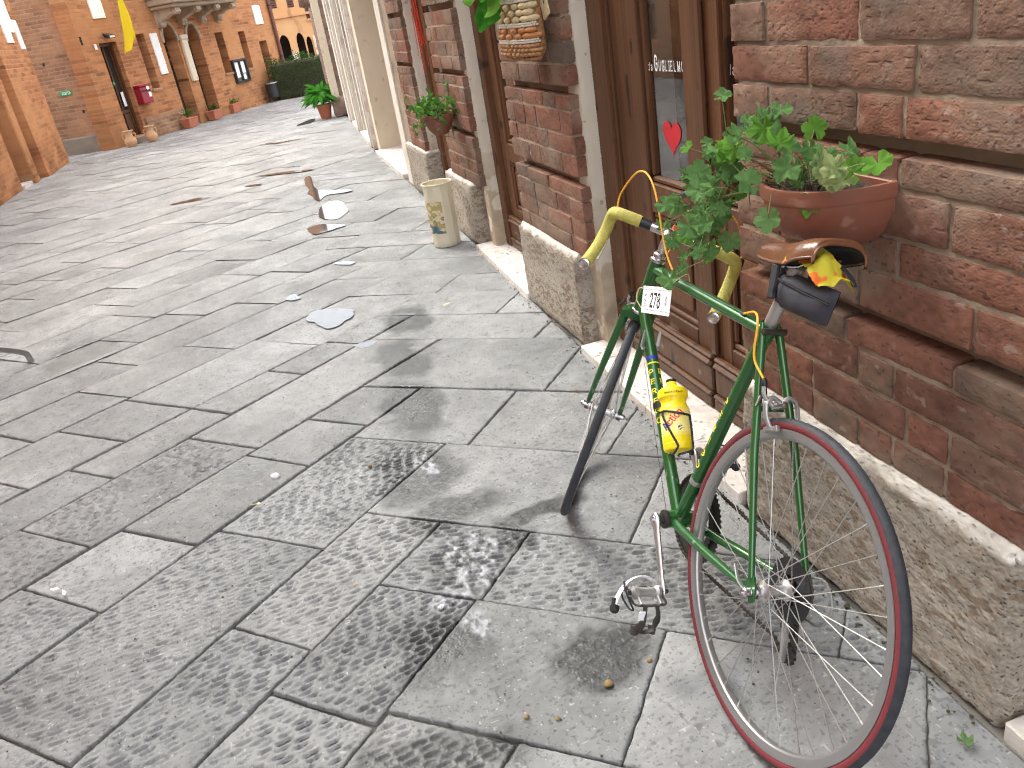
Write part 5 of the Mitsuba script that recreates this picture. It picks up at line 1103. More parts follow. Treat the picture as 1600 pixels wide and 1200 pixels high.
for k, z in enumerate((1.294, 1.314)): weave(z, 7, .0108, 'straw_orange', 'orange_weave', 1.0, .5 * (k % 2))
for k, z in enumerate((1.329, 1.337)): weave(z, 24, .0045, 'straw_white', 'white_braid', .7, .5 * (k % 2))
for k, z in enumerate((1.353, 1.375, 1.397)): weave(z, 7, .0118, 'straw_pale', 'pale_weave', 1.0, .5 * (k % 2))
for k, z in enumerate((1.414, 1.422)): weave(z, 24, .0045, 'straw_white', 'white_braid', .7, .5 * (k % 2))
for k, z in enumerate((1.44, 1.46, 1.48, 1.5)): weave(z, 7, .0108, 'straw_orange' if k < 2 else 'straw_pale', 'upper_weave', 1.0, .5 * (k % 2))
bl = thing('basket_plant', 'plant with broad heart shaped leaves drooping over the woven basket', 'plant')
HL = [leaf_mesh('heart', 1.0, .22, k) for k in range(3)]
for p_, s_, n_v, tp, mt in (((1.015, 3.50, 1.405), .100, (-.75, -.5, .35), (-.15, .05, -1), 'big_leaf'), ((1.01, 3.40, 1.42), .085, (-.7, -.7, .3), (-.1, -.3, -1), 'big_leaf'), ((1.005, 3.27, 1.44), .095, (-.8, -.3, .5), (-.1, .5, -1), 'ivy_leaf_light'), ((1.0, 3.33, 1.50), .10, (-.6, -.5, .6), (-.3, -.2, -.8), 'big_leaf'), ((1.02, 3.56, 1.47), .09, (-.6, -.2, .7), (-.2, .6, -.7), 'ivy_leaf_light'), ((1.01, 3.18, 1.52), .09, (-.6, -.5, .6), (-.3, -.7, -.4), 'big_leaf'), ((1.0, 3.42, 1.54), .1, (-.5, -.4, .8), (-.4, .3, -.5), 'big_leaf')):
    part(bl, 'leaf', orient(TM(HL[lr.integers(3)].vertices * s_, HL[0].faces), A(p_), A(n_v), A(tp)), mt, smooth=True); part(bl, 'stalk', tube(smooth_path([A([1.08, BY + lr.uniform(-.05, .05), 1.47]), A(p_) + A([.03, 0, .04]), A(p_)], 5), .003, 6), 'stem_green')
tag = thing('wooden_tag', 'small pale wooden tag hanging beside the woven basket', 'tag')
part(tag, 'board', tr(extr(sbox(-.035, -.045, .035, .045).difference(sbox(-.012, .0, .012, .03)), .005), A([[0, -1, 0], [0, 0, 1], [-1, 0, 0]]).T @ rot([0, 0, 1], .35), (1.12, 3.10, 1.39)), 'straw_pale'); part(tag, 'cord', tube([A([1.118, 3.12, 1.42]), A([1.13, 3.16, 1.52])], .0015, 5), 'string_cream')
raf = thing('red_raffia', 'long red raffia tassel hanging in the third doorway', 'decoration')
for k in range(12):
    y, x = 6.42 + lr.normal(0, .05), 1.33 + lr.normal(0, .018); zb_ = lr.uniform(1.02, 1.36); pth = smooth_path([A([1.34, 6.45, 1.78]), A([x, y, 1.55]), A([x + lr.normal(0, .012), y + lr.normal(0, .015), zb_])], 5)
    part(raf, 'strand', tube(pth, .0020, 5), 'raffia_fibre')
pb = thing('painted_bin', 'tall cream faceted metal bin with faded painted flowers', 'bin')
BCn = (1.045, 5.395)
part(pb, 'body', lathe([(0, .012), (.090, .012), (.092, .0), (.0935, .05), (.095, .056), (.0935, .062), (.097, .405), (.101, .408), (.103, .414), (.101, .420), (.096, .418), (.094, .41), (.089, .03), (0, .028)], 12, (BCn[0], BCn[1], .004)), 'cream_enamel', smooth=20)
part(pb, 'rim', lathe([(.101 + .0035 * math.cos(a), .416 + .0035 * math.sin(a)) for a in np.linspace(0, 2 * math.pi, 9)], 40, (BCn[0], BCn[1], .004)), 'cream_enamel', smooth=True)
aa = np.linspace(math.pi * 1.02, math.pi * 1.46, 14); V = [(BCn[0] + (.0972 + .012 * (z - .1)) * math.cos(a), BCn[1] + (.0972 + .012 * (z - .1)) * math.sin(a), z) for z in np.linspace(.10, .31, 10) for a in aa]
part(pb, 'painting', TM(V, [f for i in range(9) for j in range(13) for a in [i * 14 + j] for f in ([a, a + 1, a + 15], [a, a + 15, a + 14])]), 'bin_painting', smooth=True)
# far potted plant
fp = thing('terracotta_pot', 'plain terracotta pot at the foot of the rubble archway', 'pot')
part(fp, 'body', lathe([(0, .005), (.085, 0), (.095, .02), (.125, .20), (.138, .20), (.140, .245), (.126, .245), (.120, .215), (0, .21)], 32, (1.31, 15.72, 0)), 'brick_red_pot', smooth=40)
fpp = thing('broad_leaved_plant', 'lush plant with broad pointed leaves in the terracotta pot by the archway', 'plant')
BL = [leaf_mesh('blade', 1.0, .1, k) for k in range(3)]
for k in range(95):
    a = lr.uniform(0, 2 * math.pi); el = lr.uniform(.3, 1.4); d = A([math.cos(a) * math.cos(el), math.sin(a) * math.cos(el), math.sin(el)]); L = lr.uniform(.10, .27)
    b0 = A([1.31, 15.72, .24]) + d * A([.08, .08, .05]); b1 = b0 + d * L; s_ = lr.uniform(.10, .145)
    part(fpp, 'leaf', orient(TM(BL[k % 3].vertices * s_, BL[0].faces), b1, nrm(A([0, 0, 1]) + d * -.25 + lr.normal(0, .15, 3) + A([-.2, -.5, 0])), d + A([0, 0, -.35])), 'big_leaf' if k % 3 else 'shrub_leaf', smooth=True)
    if k % 3 == 0: part(fpp, 'stalk', tube(smooth_path([A([1.31, 15.72, .22]), b0 + A([0, 0, .05]), b1], 4), .004, 5), 'stem_green')

# ------------------------------------------------------------------ far side of the street
def frame_of(O, ds):
    ds = nrm(A([ds[0], ds[1], 0])); return A([O[0], O[1], 0.]), ds, A([ds[1], -ds[0], 0])
def inwall(mesh, fr_):  # (s, out, z) -> world
    O, ds, nn = fr_; v = np.asarray(mesh.vertices); w = O + v[:, :1] * ds + v[:, 1:2] * nn + v[:, 2:3] * A([0, 0, 1]); m = TM(w, mesh.faces)
    if np.linalg.det(A([ds, nn, [0, 0, 1]])) < 0: m.faces = m.faces[:, ::-1]
    return m
def wp(parent, fr_, name, mesh, mat, smooth=False, **k):
    v = np.asarray(mesh.vertices); return part(parent, name, inwall(mesh, fr_), mat, smooth=smooth, uv=None if smooth not in (False, True) else np.c_[v[:, 0] + 50 + 300, v[:, 2]], **k)
def archhole(s0, s1, z0, spring, top): 
    c = (s0 + s1) / 2; return sbox(s0, z0, s1, spring).union(affinity.scale(Point(c, spring).buffer(1, 24), (s1 - s0) / 2, top - spring)).buffer(0)
FAo, FAd = (-2.5, 17.75), (3.05, 5.0); FA_ = frame_of(FAo, FAd)
hall = thing('orange_brick_house', 'orange brick house with a carved stone balcony over two arched doorways', 'house')
W = sbox(-.05, -.1, 7.12, 3.7)  # wall top kept low so more sky lights the street and puddles
for h in (sbox(.44, .12, .93, 1.84), sbox(1.57, .88, 1.83, 1.92), archhole(2.38, 2.87, -.2, 1.70, 2.06), archhole(3.22, 3.71, -.2, 1.66, 2.0), sbox(4.34, .87, 4.67, 1.75), sbox(5.35, .87, 5.63, 1.70), sbox(6.2, .40, 6.57, 1.42), sbox(2.9, 2.75, 4.0, 3.5)): W = W.difference(h)
facade_poly(hall, 'wall', W, FAo, FAd, .34, 'orange_brickwork')
wp(hall, FA_, 'back_wall', box(.40, 7.12, -.9, -.8, -.1, 3.7), 'dark_void'); wp(hall, FA_, 'roof', box(.40, 7.12, -.8, -.345, 3.5, 3.7), 'dark_void')
def shutters(s0, s1, z0, z1, mat='dark_wood'):
    w_ = unique(hall + '__window'); 
    wp(w_, FA_, 'frame', cat([box(s0, s0 + .04, -.26, -.20, z0, z1), box(s1 - .04, s1, -.26, -.20, z0, z1), box(s0 + .041, s1 - .041, -.26, -.20, z1 - .04, z1), box(s0 + .041, s1 - .041, -.26, -.20, z0, z0 + .04)]), mat); wp(w_, FA_, 'pane', box(s0 + .04, s1 - .04, -.24, -.235, z0 + .04, z1 - .04), 'dark_void')
    n = int((z1 - z0) / .075)
    for i in range(n): wp(w_, FA_, 'bar', box(s0 + .042, s1 - .042, -.232, -.215, z0 + .05 + i * .075, z0 + .062 + i * .075), 'iron')
    wp(w_, FA_, 'sill', box(s0 - .03, s1 + .03, -.2, .035, z0 - .05, z0 - .002), 'tawny_brickwork')
for a_ in ((1.575, 1.825, .885, 1.915), (4.345, 4.665, .875, 1.745), (5.355, 5.625, .875, 1.695), (2.905, 3.995, 2.755, 3.495)): shutters(*a_)
dA = unique(hall + '__door')
wp(dA, FA_, 'frame', cat([box(.445, .49, -.22, -.10, .12, 1.835), box(.88, .925, -.22, -.10, .12, 1.835), box(.491, .879, -.22, -.10, 1.78, 1.835)]), 'varnished_wood')
wp(dA, FA_, 'glass_leaf', box(.50, .87, -.21, -.18, .62, 1.775), 'dark_void'); wp(dA, FA_, 'stile', cat([box(.665, .70, -.178, -.14, .16, 1.775), box(.491, .52, -.178, -.14, .16, 1.775), box(.85, .879, -.178, -.14, .16, 1.775)]), 'varnished_wood')
for i in range(2): wp(dA, FA_, 'panel', rbox(.52 + i * .19, .65 + i * .19, -.178, -.15, .18 + .0, .55, .01), 'varnished_wood')
wp(dA, FA_, 'rail', cat([box(.49, .88, -.18, -.142, .56, .62), box(.49, .88, -.18, -.142, .12, .17)]), 'varnished_wood'); wp(dA, FA_, 'notice', box(.75, .83, -.139, -.135, .68, .95), 'card_white'); wp(dA, FA_, 'sticker', lathe([(0, 0), (.035, 0), (.035, .002), (0, .002)], 16, (.66, -.136, 1.12), (0, 1, 0)), 'sign_green')
wp(hall, FA_, 'doorstep', box(.38, 1.0, -.3, .20, -.05, .11), 'grey_cement')
for s0, s1, sp_, tp_ in ((2.38, 2.87, 1.70, 2.06), (3.22, 3.71, 1.66, 2.0)):
    c = (s0 + s1) / 2; dd = unique(hall + '__arched_door'); wp(dd, FA_, 'leaf', cat([box(s0 + .005, s1 - .005, -.32, -.28, 0, sp_)]), 'arch_wood')
    wp(dd, FA_, 'fanlight', box(s0 + .01, s1 - .01, -.31, -.29, sp_ + .001, tp_), 'dark_void')
    for i in range(3): wp(dd, FA_, 'bar', box(s0 + .01, s1 - .01, -.285, -.275, sp_ - .35 + .14 * i, sp_ - .335 + .14 * i), 'grey_cement')
    for sgn in (-1, 1): wp(dd, FA_, 'panel', rbox(c + sgn * .115 - .08, c + sgn * .115 + .08, -.279, -.265, .15, .62, .01), 'dark_wood')
    rr_ = [(c + (s1 - s0) / 2 * 1.06 * math.cos(a), .012, sp_ + (tp_ - sp_) * 1.06 * math.sin(a)) for a in np.linspace(0, math.pi, 18)]
    wp(hall, FA_, 'arch_ring', tube(rr_, .035, 8), 'carved_stone', smooth=40)
wp(hall, FA_, 'pilaster', cat([rbox(2.945, 3.145, .001, .07, .86, 1.70, .012), rbox(2.92, 3.17, .001, .09, 1.70, 1.80, .02)]), 'cream_stone')
bal = unique(hall + '__balcony')
wp(bal, FA_, 'slab', cat([rbox(2.20, 4.75, .001, .66, 2.38, 2.50, .015), rbox(2.16, 4.79, .001, .72, 2.501, 2.58, .02), rbox(2.25, 4.70, .001, .58, 2.31, 2.379, .015)]), 'carved_stone')
for s_ in (2.42, 3.17, 3.92, 4.58):
    cp_ = [(.0, 1.98), (.10, 1.98), (.13, 2.03), (.12, 2.10), (.20, 2.12), (.30, 2.16), (.42, 2.20), (.50, 2.18), (.55, 2.22), (.53, 2.29), (.50, 2.309), (.0, 2.309)]
    m = extr(Polygon(cp_), .17); v = np.asarray(m.vertices); m = TM(np.c_[v[:, 2] + s_ - .085, v[:, 0] + .001, v[:, 1]], m.faces)
    vol = [ico((s_, .47, 2.235), (.10, .065, .065), 2), ico((s_, .09, 2.03), (.10, .06, .06), 2)]
    wp(bal, FA_, 'corbel', m, 'carved_stone'); wp(bal, FA_, 'volute', cat(vol), 'carved_stone', smooth=40, kind='stuff')
for i in range(16): wp(bal, FA_, 'baluster', lathe([(.03, 0), (.03, .04), (.02, .07), (.042, .20), (.02, .36), (.03, .40), (.03, .45)], 10, (2.3 + i * .158, .62, 2.581)), 'carved_stone', smooth=40)
wp(bal, FA_, 'handrail', rbox(2.18, 4.77, .52, .72, 3.032, 3.14, .015), 'carved_stone')
dB2 = unique(hall + '__door'); wp(dB2, FA_, 'leaf', box(6.205, 6.565, -.3, -.27, .40, 1.415), 'dark_wood'); wp(dB2, FA_, 'frame', cat([box(6.205, 6.25, -.26, -.1, .40, 1.415), box(6.35, 6.39, -.26, -.2, .40, 1.415)]), 'cream_stone')
wp(hall, FA_, 'doorstep', box(6.1, 6.66, -.33, .16, -.05, .395), 'tawny_brickwork')
wp(hall, FA_, 'worn_footing', box(1.02, 2.34, .001, .035, -.05, .40), 'tawny_brickwork')
wp(hall, FA_, 'wall_slot', box(-.02, .02, .001, .01, 1.85, 1.99), 'dark_void')
pipe = thing('drainpipe', 'brown drainpipe down the far corner of the orange brick house', 'drainpipe')
wp(pipe, FA_, 'pipe', tube([(7.06, .06, 0), (7.06, .06, 3.7)], .045, 12), 'brown_shutter', smooth=40)
for z in (1.0, 2.2, 3.6): wp(pipe, FA_, 'bracket', lathe([(.046, -.015), (.055, -.015), (.055, .015), (.046, .015)], 12, (7.06, .06, z)), 'iron', smooth=30)
# facade with the green sign
FBo, FBd = (-4.3, 18.62), (1.8, -.78); FB_ = frame_of(FBo, FBd)
blank = thing('tawny_brick_wall', 'blank tawny brick wall with grey cement skirting and a green sign', 'wall')
facade_poly(blank, 'wall', sbox(-.6, -.1, 1.95, 4.2), FBo, FBd, .34, 'tawny_brickwork')
wp(blank, FB_, 'skirting', hull([(-.6, .001, -.1), (1.62, .001, -.1), (-.6, .06, -.1), (1.62, .06, -.1), (-.6, .05, .27), (1.62, .05, .28), (-.6, .001, .30), (1.62, .001, .31)]), 'grey_cement')
wp(blank, FB_, 'footing', box(1.63, 1.93, .001, .08, -.1, .26), 'tawny_brickwork')
for s_, z_ in ((.75, 1.72), (1.05, 1.62), (.45, .98), (1.5, .72)): wp(blank, FB_, 'putlog_hole', box(s_, s_ + .04, .001, .006, z_, z_ + .05), 'dark_void')
gs = thing('green_sign', 'small green wall sign with pale lettering on the tawny brick wall', 'sign')
wp(gs, FB_, 'board', rbox(1.17, 1.42, .002, .014, 1.06, 1.15, .004), 'sign_green'); wp(gs, FB_, 'lettering', TM(np.asarray(text2d('VISITE', .045, .001, .9, True).vertices)[:, [0, 2, 1]] * A([1, 1, 1]) + A([1.21, .0145, 1.083]), text2d('VISITE', .045, .001, .9, True).faces[:, ::-1]), 'lettering_white')
# pier house on the near left
lh = thing('pier_house', 'orange brick house front with a leaning pier and a recessed strip at the street edge', 'house')
LO = (-3.42, 0.0); L_ = frame_of(LO, (0, 1))
wp(lh, L_, 'wall', box(9.0, 13.88, -.5, .02, -.1, 4.3), 'orange_brickwork'); wp(lh, L_, 'tall_wall', box(-4, 8.999, -.5, .02, -.1, 7.6), 'tawny_brickwork'); wp(lh, L_, 'recess', box(13.881, 14.45, -.5, -.30, -.1, 4.3), 'orange_brickwork'); wp(lh, L_, 'door_strip', box(13.885, 13.96, -.29, .0, .04, 4.3), 'brown_shutter')  # the tall stretch is out of view, made high to darken the near paving
wp(lh, L_, 'threshold', box(13.881, 14.45, -.299, .05, -.05, .05), 'marble')
wp(lh, L_, 'plaster_column', rbox(14.46, 14.80, -.4, .09, -.1, 4.3, .02), 'orange_brickwork'); wp(lh, L_, 'brick_strip', box(14.801, 15.10, -.5, -.02, -.1, 4.3), 'tawny_brickwork')
wp(lh, L_, 'buttress', hull([(15.1, -.5, -.1), (17.1, -.5, -.1), (15.06, .17, -.1), (16.95, .17, -.1), (15.1, .12, 2.8), (17.15, .12, 2.8), (15.1, .06, 4.3), (17.15, .06, 4.3), (15.1, -.5, 4.3), (17.15, -.5, 4.3)]), 'orange_brickwork')
wp(lh, L_, 'flank', box(16.6, 17.05, -1.6, -.505, -.1, 4.3), 'tawny_brickwork')
plq = [('white_plaque', 'tall white wall panel with a stepped lower edge on the leaning pier', L_, [(15.85, 16.30, .125, .15, 2.01, 2.75), (16.301, 16.62, .125, .15, 2.17, 2.75)]), ('white_plaque', 'narrow white wall panel next to the stepped one on the leaning pier', L_, [(16.66, 16.98, .125, .15, 1.91, 2.37)]),
       ('white_plaque', 'white wall panel high up between the glazed door and the yellow flag', FA_, [(.50, .85, .002, .03, 2.26, 3.0)]), ('white_plaque', 'slim white wall panel beside the first arched doorway', FA_, [(1.98, 2.21, .002, .03, 1.115, 1.90)]), ('white_plaque', 'white wall panel beside the drainpipe above the far doorway', FA_, [(6.26, 6.62, .002, .03, 1.80, 2.23)]),
       ('house_number', 'tiny white tile by the top corner of the glazed door', FA_, [(.29, .36, .002, .012, 1.74, 1.84)]), ('house_number', 'small pale card on the pillar between the arched doorways', FA_, [(3.17, 3.205, .002, .012, 1.02, 1.16)])]
for nm_, lab_, f_, bs_ in plq:
    k = thing(nm_, lab_, 'panel'); 
    for q in bs_: wp(k, f_, 'board', rbox(*q, .003), 'white_panel')
mb = thing('mailbox', 'dark red wall mailbox with a white emblem between door and window', 'mailbox')
wp(mb, FA_, 'body', rbox(.98, 1.30, .002, .15, .66, .97, .012), 'mail_red'); wp(mb, FA_, 'hood', rbox(.97, 1.31, .002, .165, .971, 1.01, .012), 'mail_red'); wp(mb, FA_, 'flap', rbox(1.0, 1.28, .151, .158, .88, .905, .003), 'dark_void'); wp(mb, FA_, 'emblem', lathe([(0, 0), (.045, 0), (.045, .003), (0, .003)], 16, (1.22, .151, .94), (0, 1, 0)), 'lettering_white'); wp(mb, FA_, 'notice', box(1.20, 1.28, .151, .154, .77, .86), 'card_white')
fg = thing('yellow_flag', 'plain yellow flag hanging folded from a pole over the street', 'flag')
fu, fv = np.meshgrid(np.linspace(0, 1, 14), np.linspace(0, 1, 26), indexing='ij'); fs = .92 - .42 * fv.ravel() ** .8 + fu.ravel() * np.interp(fv.ravel(), [0, .25, .6, .85, 1], [.02, .12, .38, .46, .30]); fz = 2.95 - fv.ravel() * 1.36 + fu.ravel() * .11 * fv.ravel()
fo_ = .45 + .05 * np.sin(fu.ravel() * 9 + fv.ravel() * 3) * fv.ravel(); F = []
for i in range(13):
    for j in range(25): a = i * 26 + j; F += [[a, a + 26, a + 27], [a, a + 27, a + 1]]
wp(fg, FA_, 'cloth', TM(np.c_[fs, fo_, fz], F), 'flag_yellow', smooth=True); wp(fg, FA_, 'pole', tube([(1.0, .0, 2.6), (.92, .46, 2.97), (.9, .6, 3.1)], .014, 8), 'dark_wood', smooth=40)
ld = thing('wall_lamp', 'black floodlight on the wall above the glazed door', 'lamp')
wp(ld, FA_, 'housing', hull([(.60, .02, 2.0), (.74, .02, 2.0), (.58, .16, 1.95), (.76, .16, 1.95), (.58, .15, 1.90), (.76, .15, 1.90), (.62, .03, 1.93), (.72, .03, 1.93)]), 'iron'); wp(ld, FA_, 'lens', box(.60, .74, .161, .166, 1.91, 1.945), 'card_white'); wp(ld, FA_, 'arm', tube([(.67, 0, 1.97), (.67, .04, 1.97)], .015, 8), 'iron')
nb = thing('notice_board', 'black framed glazed notice board with white papers under the barred windows', 'notice board')
wp(nb, FA_, 'frame', cat([box(4.66, 4.70, .002, .07, .60, 1.12), box(5.23, 5.27, .002, .07, .60, 1.12), box(4.701, 5.229, .002, .07, 1.08, 1.12), box(4.701, 5.229, .002, .07, .60, .64), box(4.95, 4.98, .002, .065, .641, 1.079)]), 'iron'); wp(nb, FA_, 'back_board', box(4.70, 5.23, .003, .02, .64, 1.08), 'room_grey')
for q in ((4.72, 4.93, .72, 1.06), (5.0, 5.20, .80, 1.06), (5.02, 5.17, .66, .78)): wp(nb, FA_, 'paper', box(q[0], q[1], .021, .024, q[2], q[3]), 'white_panel')
wb = thing('litter_bin', 'dark round litter bin at the far doorway step', 'litter bin')
wp(wb, FA_, 'body', lathe([(0, .10), (.12, .10), (.13, .12), (.14, .42), (.15, .44), (.15, .47), (.0, .50)], 20, (5.80, .26, 0)), 'iron', smooth=40); wp(wb, FA_, 'post', tube([(5.80, .10, 0), (5.80, .10, .46)], .02, 8), 'iron'); wp(wb, FA_, 'rim', lathe([(.151, .43), (.157, .435), (.157, .455), (.151, .46)], 20, (5.8, .26, 0)), 'dull_aluminium', smooth=30)
for i, (x, y, lab) in enumerate(((-2.22, 17.58, 'pale clay jar with handles, the one nearer the cement skirting'), (-1.86, 17.86, 'pale clay jar with handles, the one under the mailbox'))):
    k = thing('clay_jar', lab, 'jar', 'clay jars either side of the glazed door')
    part(k, 'body', lathe([(0, .0), (.07, .0), (.105, .05), (.115, .10), (.10, .15), (.07, .18), (.066, .24), (.085, .275), (.10, .285), (.098, .295), (.075, .285), (.06, .25), (0, .24)], 28, (x, y, 0)), 'pale_terracotta', smooth=45)
    for s_ in (-1, 1): part(k, 'handle', tube(smooth_path([A([x + s_ * .066, y, .235]), A([x + s_ * .115, y, .225]), A([x + s_ * .108, y, .14])], 5), .011, 8), 'pale_terracotta', smooth=True)
for i, (x, y, lab) in enumerate(((-1.20, 19.45, 'terracotta planter box below the first arched doorway'), (-.70, 20.42, 'terracotta planter box below the pillar past the second arched doorway'), (-.28, 21.40, 'terracotta planter box farthest along the orange house wall'))):
    k = thing('planter_box', lab, 'planter', 'terracotta planter boxes along the orange house'); c, s = FA_[1][0], FA_[1][1]; RZ = rot([0, 0, 1], math.atan2(s, c))
    part(k, 'trough', tr(hull([(-.14, -.08, 0), (.14, -.08, 0), (.14, .08, 0), (-.14, .08, 0), (-.17, -.105, .17), (.17, -.105, .17), (.17, .105, .17), (-.17, .105, .17)]), RZ, (x, y, .01)), 'brick_red_pot'); part(k, 'rim', tr(rbox(-.18, .18, -.115, .115, .1705, .195, .005), RZ, (x, y, .01)), 'brick_red_pot')
    k2 = thing('planter_herb', ['loose bushy green plant in the first planter box', 'dark tufted plant in the planter box at the pillar', 'bright trailing plant in the farthest planter box'][i], 'plant'); ms = []
    for j in range(190):
        q = A([lr.normal(0, .09), lr.normal(0, .05), .2 + abs(lr.normal(0, .055)) + (.06 if i == 0 else .02)]); ms.append(orient(TM(SL[j % 4].vertices * lr.uniform(.018, .034), SL[0].faces), RZ @ q + A([x, y, .0]), A([0, -.4, .8]) + lr.normal(0, .6, 3), lr.normal(0, 1, 3)))
    part(k2, 'foliage', cat(ms), 'shrub_leaf' if i != 1 else 'hedge_leaf', smooth=True, kind='stuff'); part(k2, 'stem', cat([tube([RZ @ A([lr.normal(0, .05), 0, .17]) + A([x, y, 0]), RZ @ A([lr.normal(0, .08), lr.normal(0, .03), .28]) + A([x, y, 0])], .004, 5) for _ in range(6)]), 'stem_brown', kind='stuff')
# hedge and the far ochre house
hg = thing('clipped_hedge', 'dense dark green hedge closing the far end of the street', 'hedge')
HO = A([1.55, 22.9, 0]); HR = rot([0, 0, 1], -.18); ms = []
for j in range(5200):
    q = A([lr.uniform(-.78, .75), lr.uniform(-.34, .34), 0]); top = .95 + .07 * math.sin(q[0] * 7 + 1) + .05 * meshkit.noise(A([[q[0] * 9, q[1] * 9, 0]]))[0]; fz_ = lr.random() ** .8; q[2] = .03 + (top - .03) * fz_
    sh_ = (1 + .10 * (meshkit.noise(A([[q[0] * 8, 4, q[2] * 9]]))[0] - .5)) ; 
    if lr.random() < .65: q[1] = (-.36 if lr.random() < .8 else .36) * sh_ + lr.normal(0, .025)
    ms.append(orient(TM(SL[j % 4].vertices * lr.uniform(.02, .038), SL[0].faces), HR @ q + HO, A([-.1, -.6, .6]) + lr.normal(0, .6, 3), lr.normal(0, 1, 3)))
part(hg, 'foliage', cat(ms), 'hedge_leaf', smooth=True, kind='stuff')
part(hg, 'twigs', tr(rbox(-.70, .68, -.24, .24, .015, .86, .06), HR, HO), 'bark')
for j in range(15): part(hg, 'trunk', tr(tube([(-.72 + j * .1, -.24 + .03 * (j % 3), 0), (-.72 + j * .1 + .01, -.22, .24)], .018, 7), HR, HO), 'dark_wood')
oh = thing('ochre_house', 'ochre plastered house with brown shutters and arched openings beyond the hedge', 'house')
FC_ = frame_of((.4, 25.9), (1, -.04))
Wc = sbox(-.5, -.1, 7, 2.9)  # house cut low so the puddles mirror sky above it
for h in (archhole(.97, 1.24, -.2, 1.22, 1.47), archhole(1.44, 1.66, -.2, 1.22, 1.46), archhole(1.70, 1.86, .5, 1.15, 1.33), sbox(1.98, .2, 2.3, 1.22), sbox(1.86, 1.78, 2.06, 2.75), sbox(.95, 2.17, 1.14, 2.75), sbox(1.42, 2.13, 1.60, 2.75)): Wc = Wc.difference(h)
facade_poly(oh, 'wall', Wc, (.4, 25.9), (1, -.04), .3, 'ochre_plaster'); wp(oh, FC_, 'back_wall', box(-.5, 7, -.8, -.7, -.1, 2.9), 'dark_void')
wp(oh, FC_, 'string_course', box(.6, 2.0, .001, .05, 1.90, 1.96), 'ochre_plaster'); wp(oh, FC_, 'door_surround', cat([box(1.9, 1.975, .001, .03, .1, 1.34), box(1.976, 2.3, .001, .03, 1.225, 1.34)]), 'cream_stone')
for s0, z0 in ((.955, 2.175), (1.425, 2.135)):
    w_ = unique(oh + '__shutter'); wp(w_, FC_, 'frame', cat([box(s0, s0 + .02, -.06, .0, z0, 2.74), box(s0 + .155, s0 + .175, -.06, .0, z0, 2.74)]), 'brown_shutter')
    for i in range(9): wp(w_, FC_, 'slat', box(s0 + .02, s0 + .155, -.05, -.01, z0 + .02 + i * .06, z0 + .06 + i * .06), 'brown_shutter')
w_ = unique(oh + '__window'); wp(w_, FC_, 'frame', cat([box(1.865, 1.89, -.12, -.05, 1.785, 2.74), box(2.03, 2.055, -.12, -.05, 1.785, 2.74), box(1.95, 1.97, -.12, -.05, 1.785, 2.74)]), 'brown_shutter'); wp(w_, FC_, 'pane', box(1.89, 2.03, -.10, -.09, 1.785, 2.74), 'room_grey'); wp(w_, FC_, 'sill', box(1.84, 2.08, -.05, .06, 1.73, 1.779), 'ochre_plaster')
for s_, z_ in ((1.2, 1.02), (1.25, 1.02)): wp(oh, FC_, 'vent', box(s_, s_ + .02, .001, .006, z_, z_ + .04), 'dark_void')
wp(oh, FC_, 'notice', box(1.26, 1.36, .001, .02, .80, .98), 'white_panel')

# ------------------------------------------------------------------ bent steel tube at the street edge, litter
st = thing('cycle_stand', 'bent grey steel tube stand rising out of the paving', 'cycle stand')
part(st, 'tube', tube(smooth_path([A([-1.525, 4.99, -.02]), A([-1.528, 4.985, .04]), A([-1.54, 4.97, .066]), A([-1.60, 4.90, .125]), A([-1.72, 4.76, .22]), A([-2.1, 4.32, .56]), A([-2.16, 4.25, .60]), A([-2.22, 4.18, .56]), A([-2.24, 4.16, .0])], 8), .0165, 14), 'steel_tube', smooth=True)
def bit(kind, pos, size, mat, lab, name='fallen_leaf', catn='leaf', flat=True):
    k = thing(name, lab, catn); m = leaf_mesh(kind, size, .5, int(pos[0] * 100) % 7)
    a = lr.uniform(0, 6.3); put(k, orient(m, A([pos[0], pos[1], .006 + .25 * size]), A([lr.normal(0, .15), lr.normal(0, .15), 1]), A([math.cos(a), math.sin(a), 0])), mat, smooth=True)
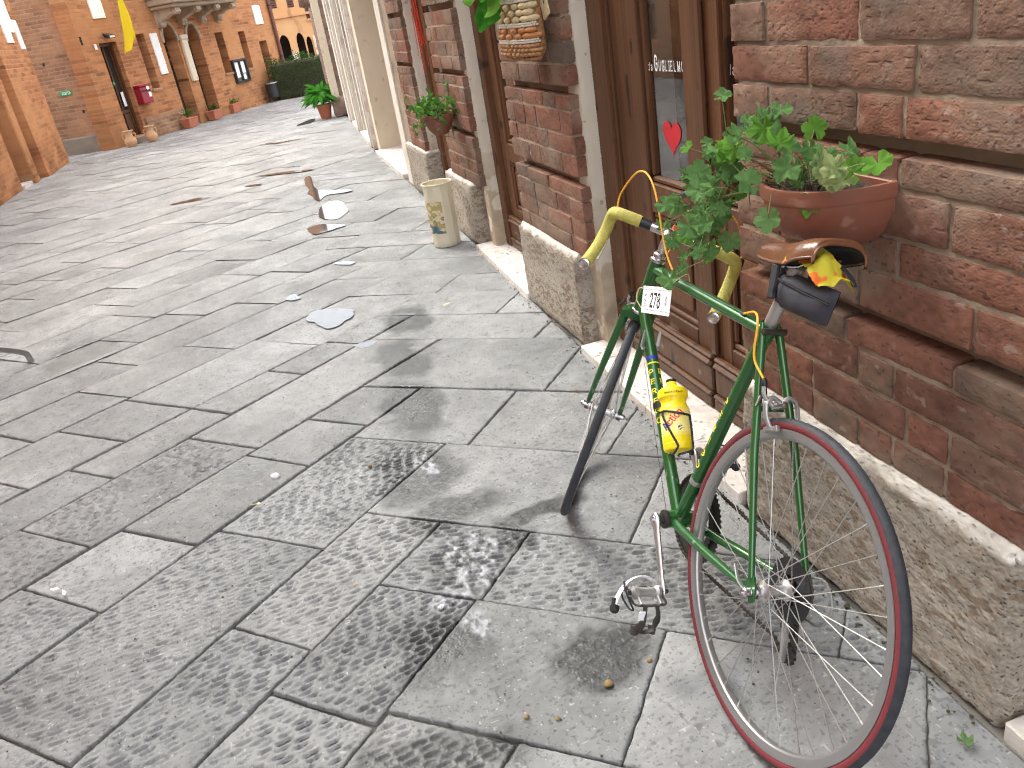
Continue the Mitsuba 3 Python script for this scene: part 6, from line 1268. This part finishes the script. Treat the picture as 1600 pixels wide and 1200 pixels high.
def crumb(pos, r, mat, lab, name='seed_pod', catn='seed pod'):
    k = thing(name, lab, catn); m = ico((0, 0, 0), (r, r * .8, r * .6), 2); v = np.asarray(m.vertices); v = v * (1 + .5 * (meshkit.noise(v * 120 + pos[0] * 10)[:, None] - .5)); put(k, TM(v + A([pos[0], pos[1], r * .5 + .001]), m.faces), mat, smooth=30)
bit('small', (-.33, 2.60), .028, 'yellow_leaf', 'pale yellow leaf lying on the pecked slab by the broken one')
bit('small', (.93, 2.78), .020, 'dry_leaf', 'curled brown leaf on the paving by the front wheel')
bit('ivy', (.985, .885), .019, 'green_litter', 'green lobed leaf lying below the stone plinth', 'fallen_leaf')
bit('small', (.74, 4.15), .03, 'yellow_leaf', 'dry pale leaf out beyond the second doorstep')
bit('small', (-.06, 1.98), .014, 'dry_leaf', 'tiny orange leaf scrap in the joint of the pecked slabs')
crumb((.43, 1.33), .011, 'dry_leaf', 'dried tan seed pod on the smooth slab by the pedal'); crumb((.545, 1.355), .007, 'dry_leaf', 'small yellow seed pod in the joint under the pedal'); crumb((.08, 2.65), .009, 'dry_leaf', 'brown seed pod on the slab beyond the wet stain'); crumb((.23, 1.325), .007, 'dry_leaf', 'dried seed pod on the pecked slab above the bottom wet stain'); crumb((.29, 1.29), .006, 'dry_leaf', 'smallest dried seed pod, closest to the paving joint at the bottom'); 
crumb((-.25, 2.77), .016, 'card_white', 'crumpled white paper scrap beside the broken slab', 'paper_scrap', 'paper'); crumb((.14, 1.775), .010, 'card_white', 'small white paper scrap at the corner of the wet slab', 'paper_scrap', 'paper')
bit('small', (-.95, 2.44), .020, 'card_white', 'white paper strip lying in a paving joint', 'paper_strip', 'paper'); bit('small', (-.91, 2.395), .022, 'card_white', 'longer white paper strip beside the other in the joint', 'paper_strip', 'paper')
ms = []
for j in range(420):
    x, y = lr.uniform(-1.4, 1.0), lr.uniform(.95, 4.6)
    if x > wallx(y) - .03: continue
    r = lr.uniform(.0012, .0032); ms.append(ico((x, y, .004), (r, r, r * .6), 1))
for j in range(260):
    y = lr.uniform(.9, 5.2); x = wallx(y) - .012 - abs(lr.normal(0, .03)); r = lr.uniform(.0015, .005); ms.append(ico((x, y, .003), (r, r, r * .6), 1))
gk = structure('grit', 'dark grit and crumbs scattered on the paving', 'stuff'); put(gk, cat(ms), 'dark_moss')
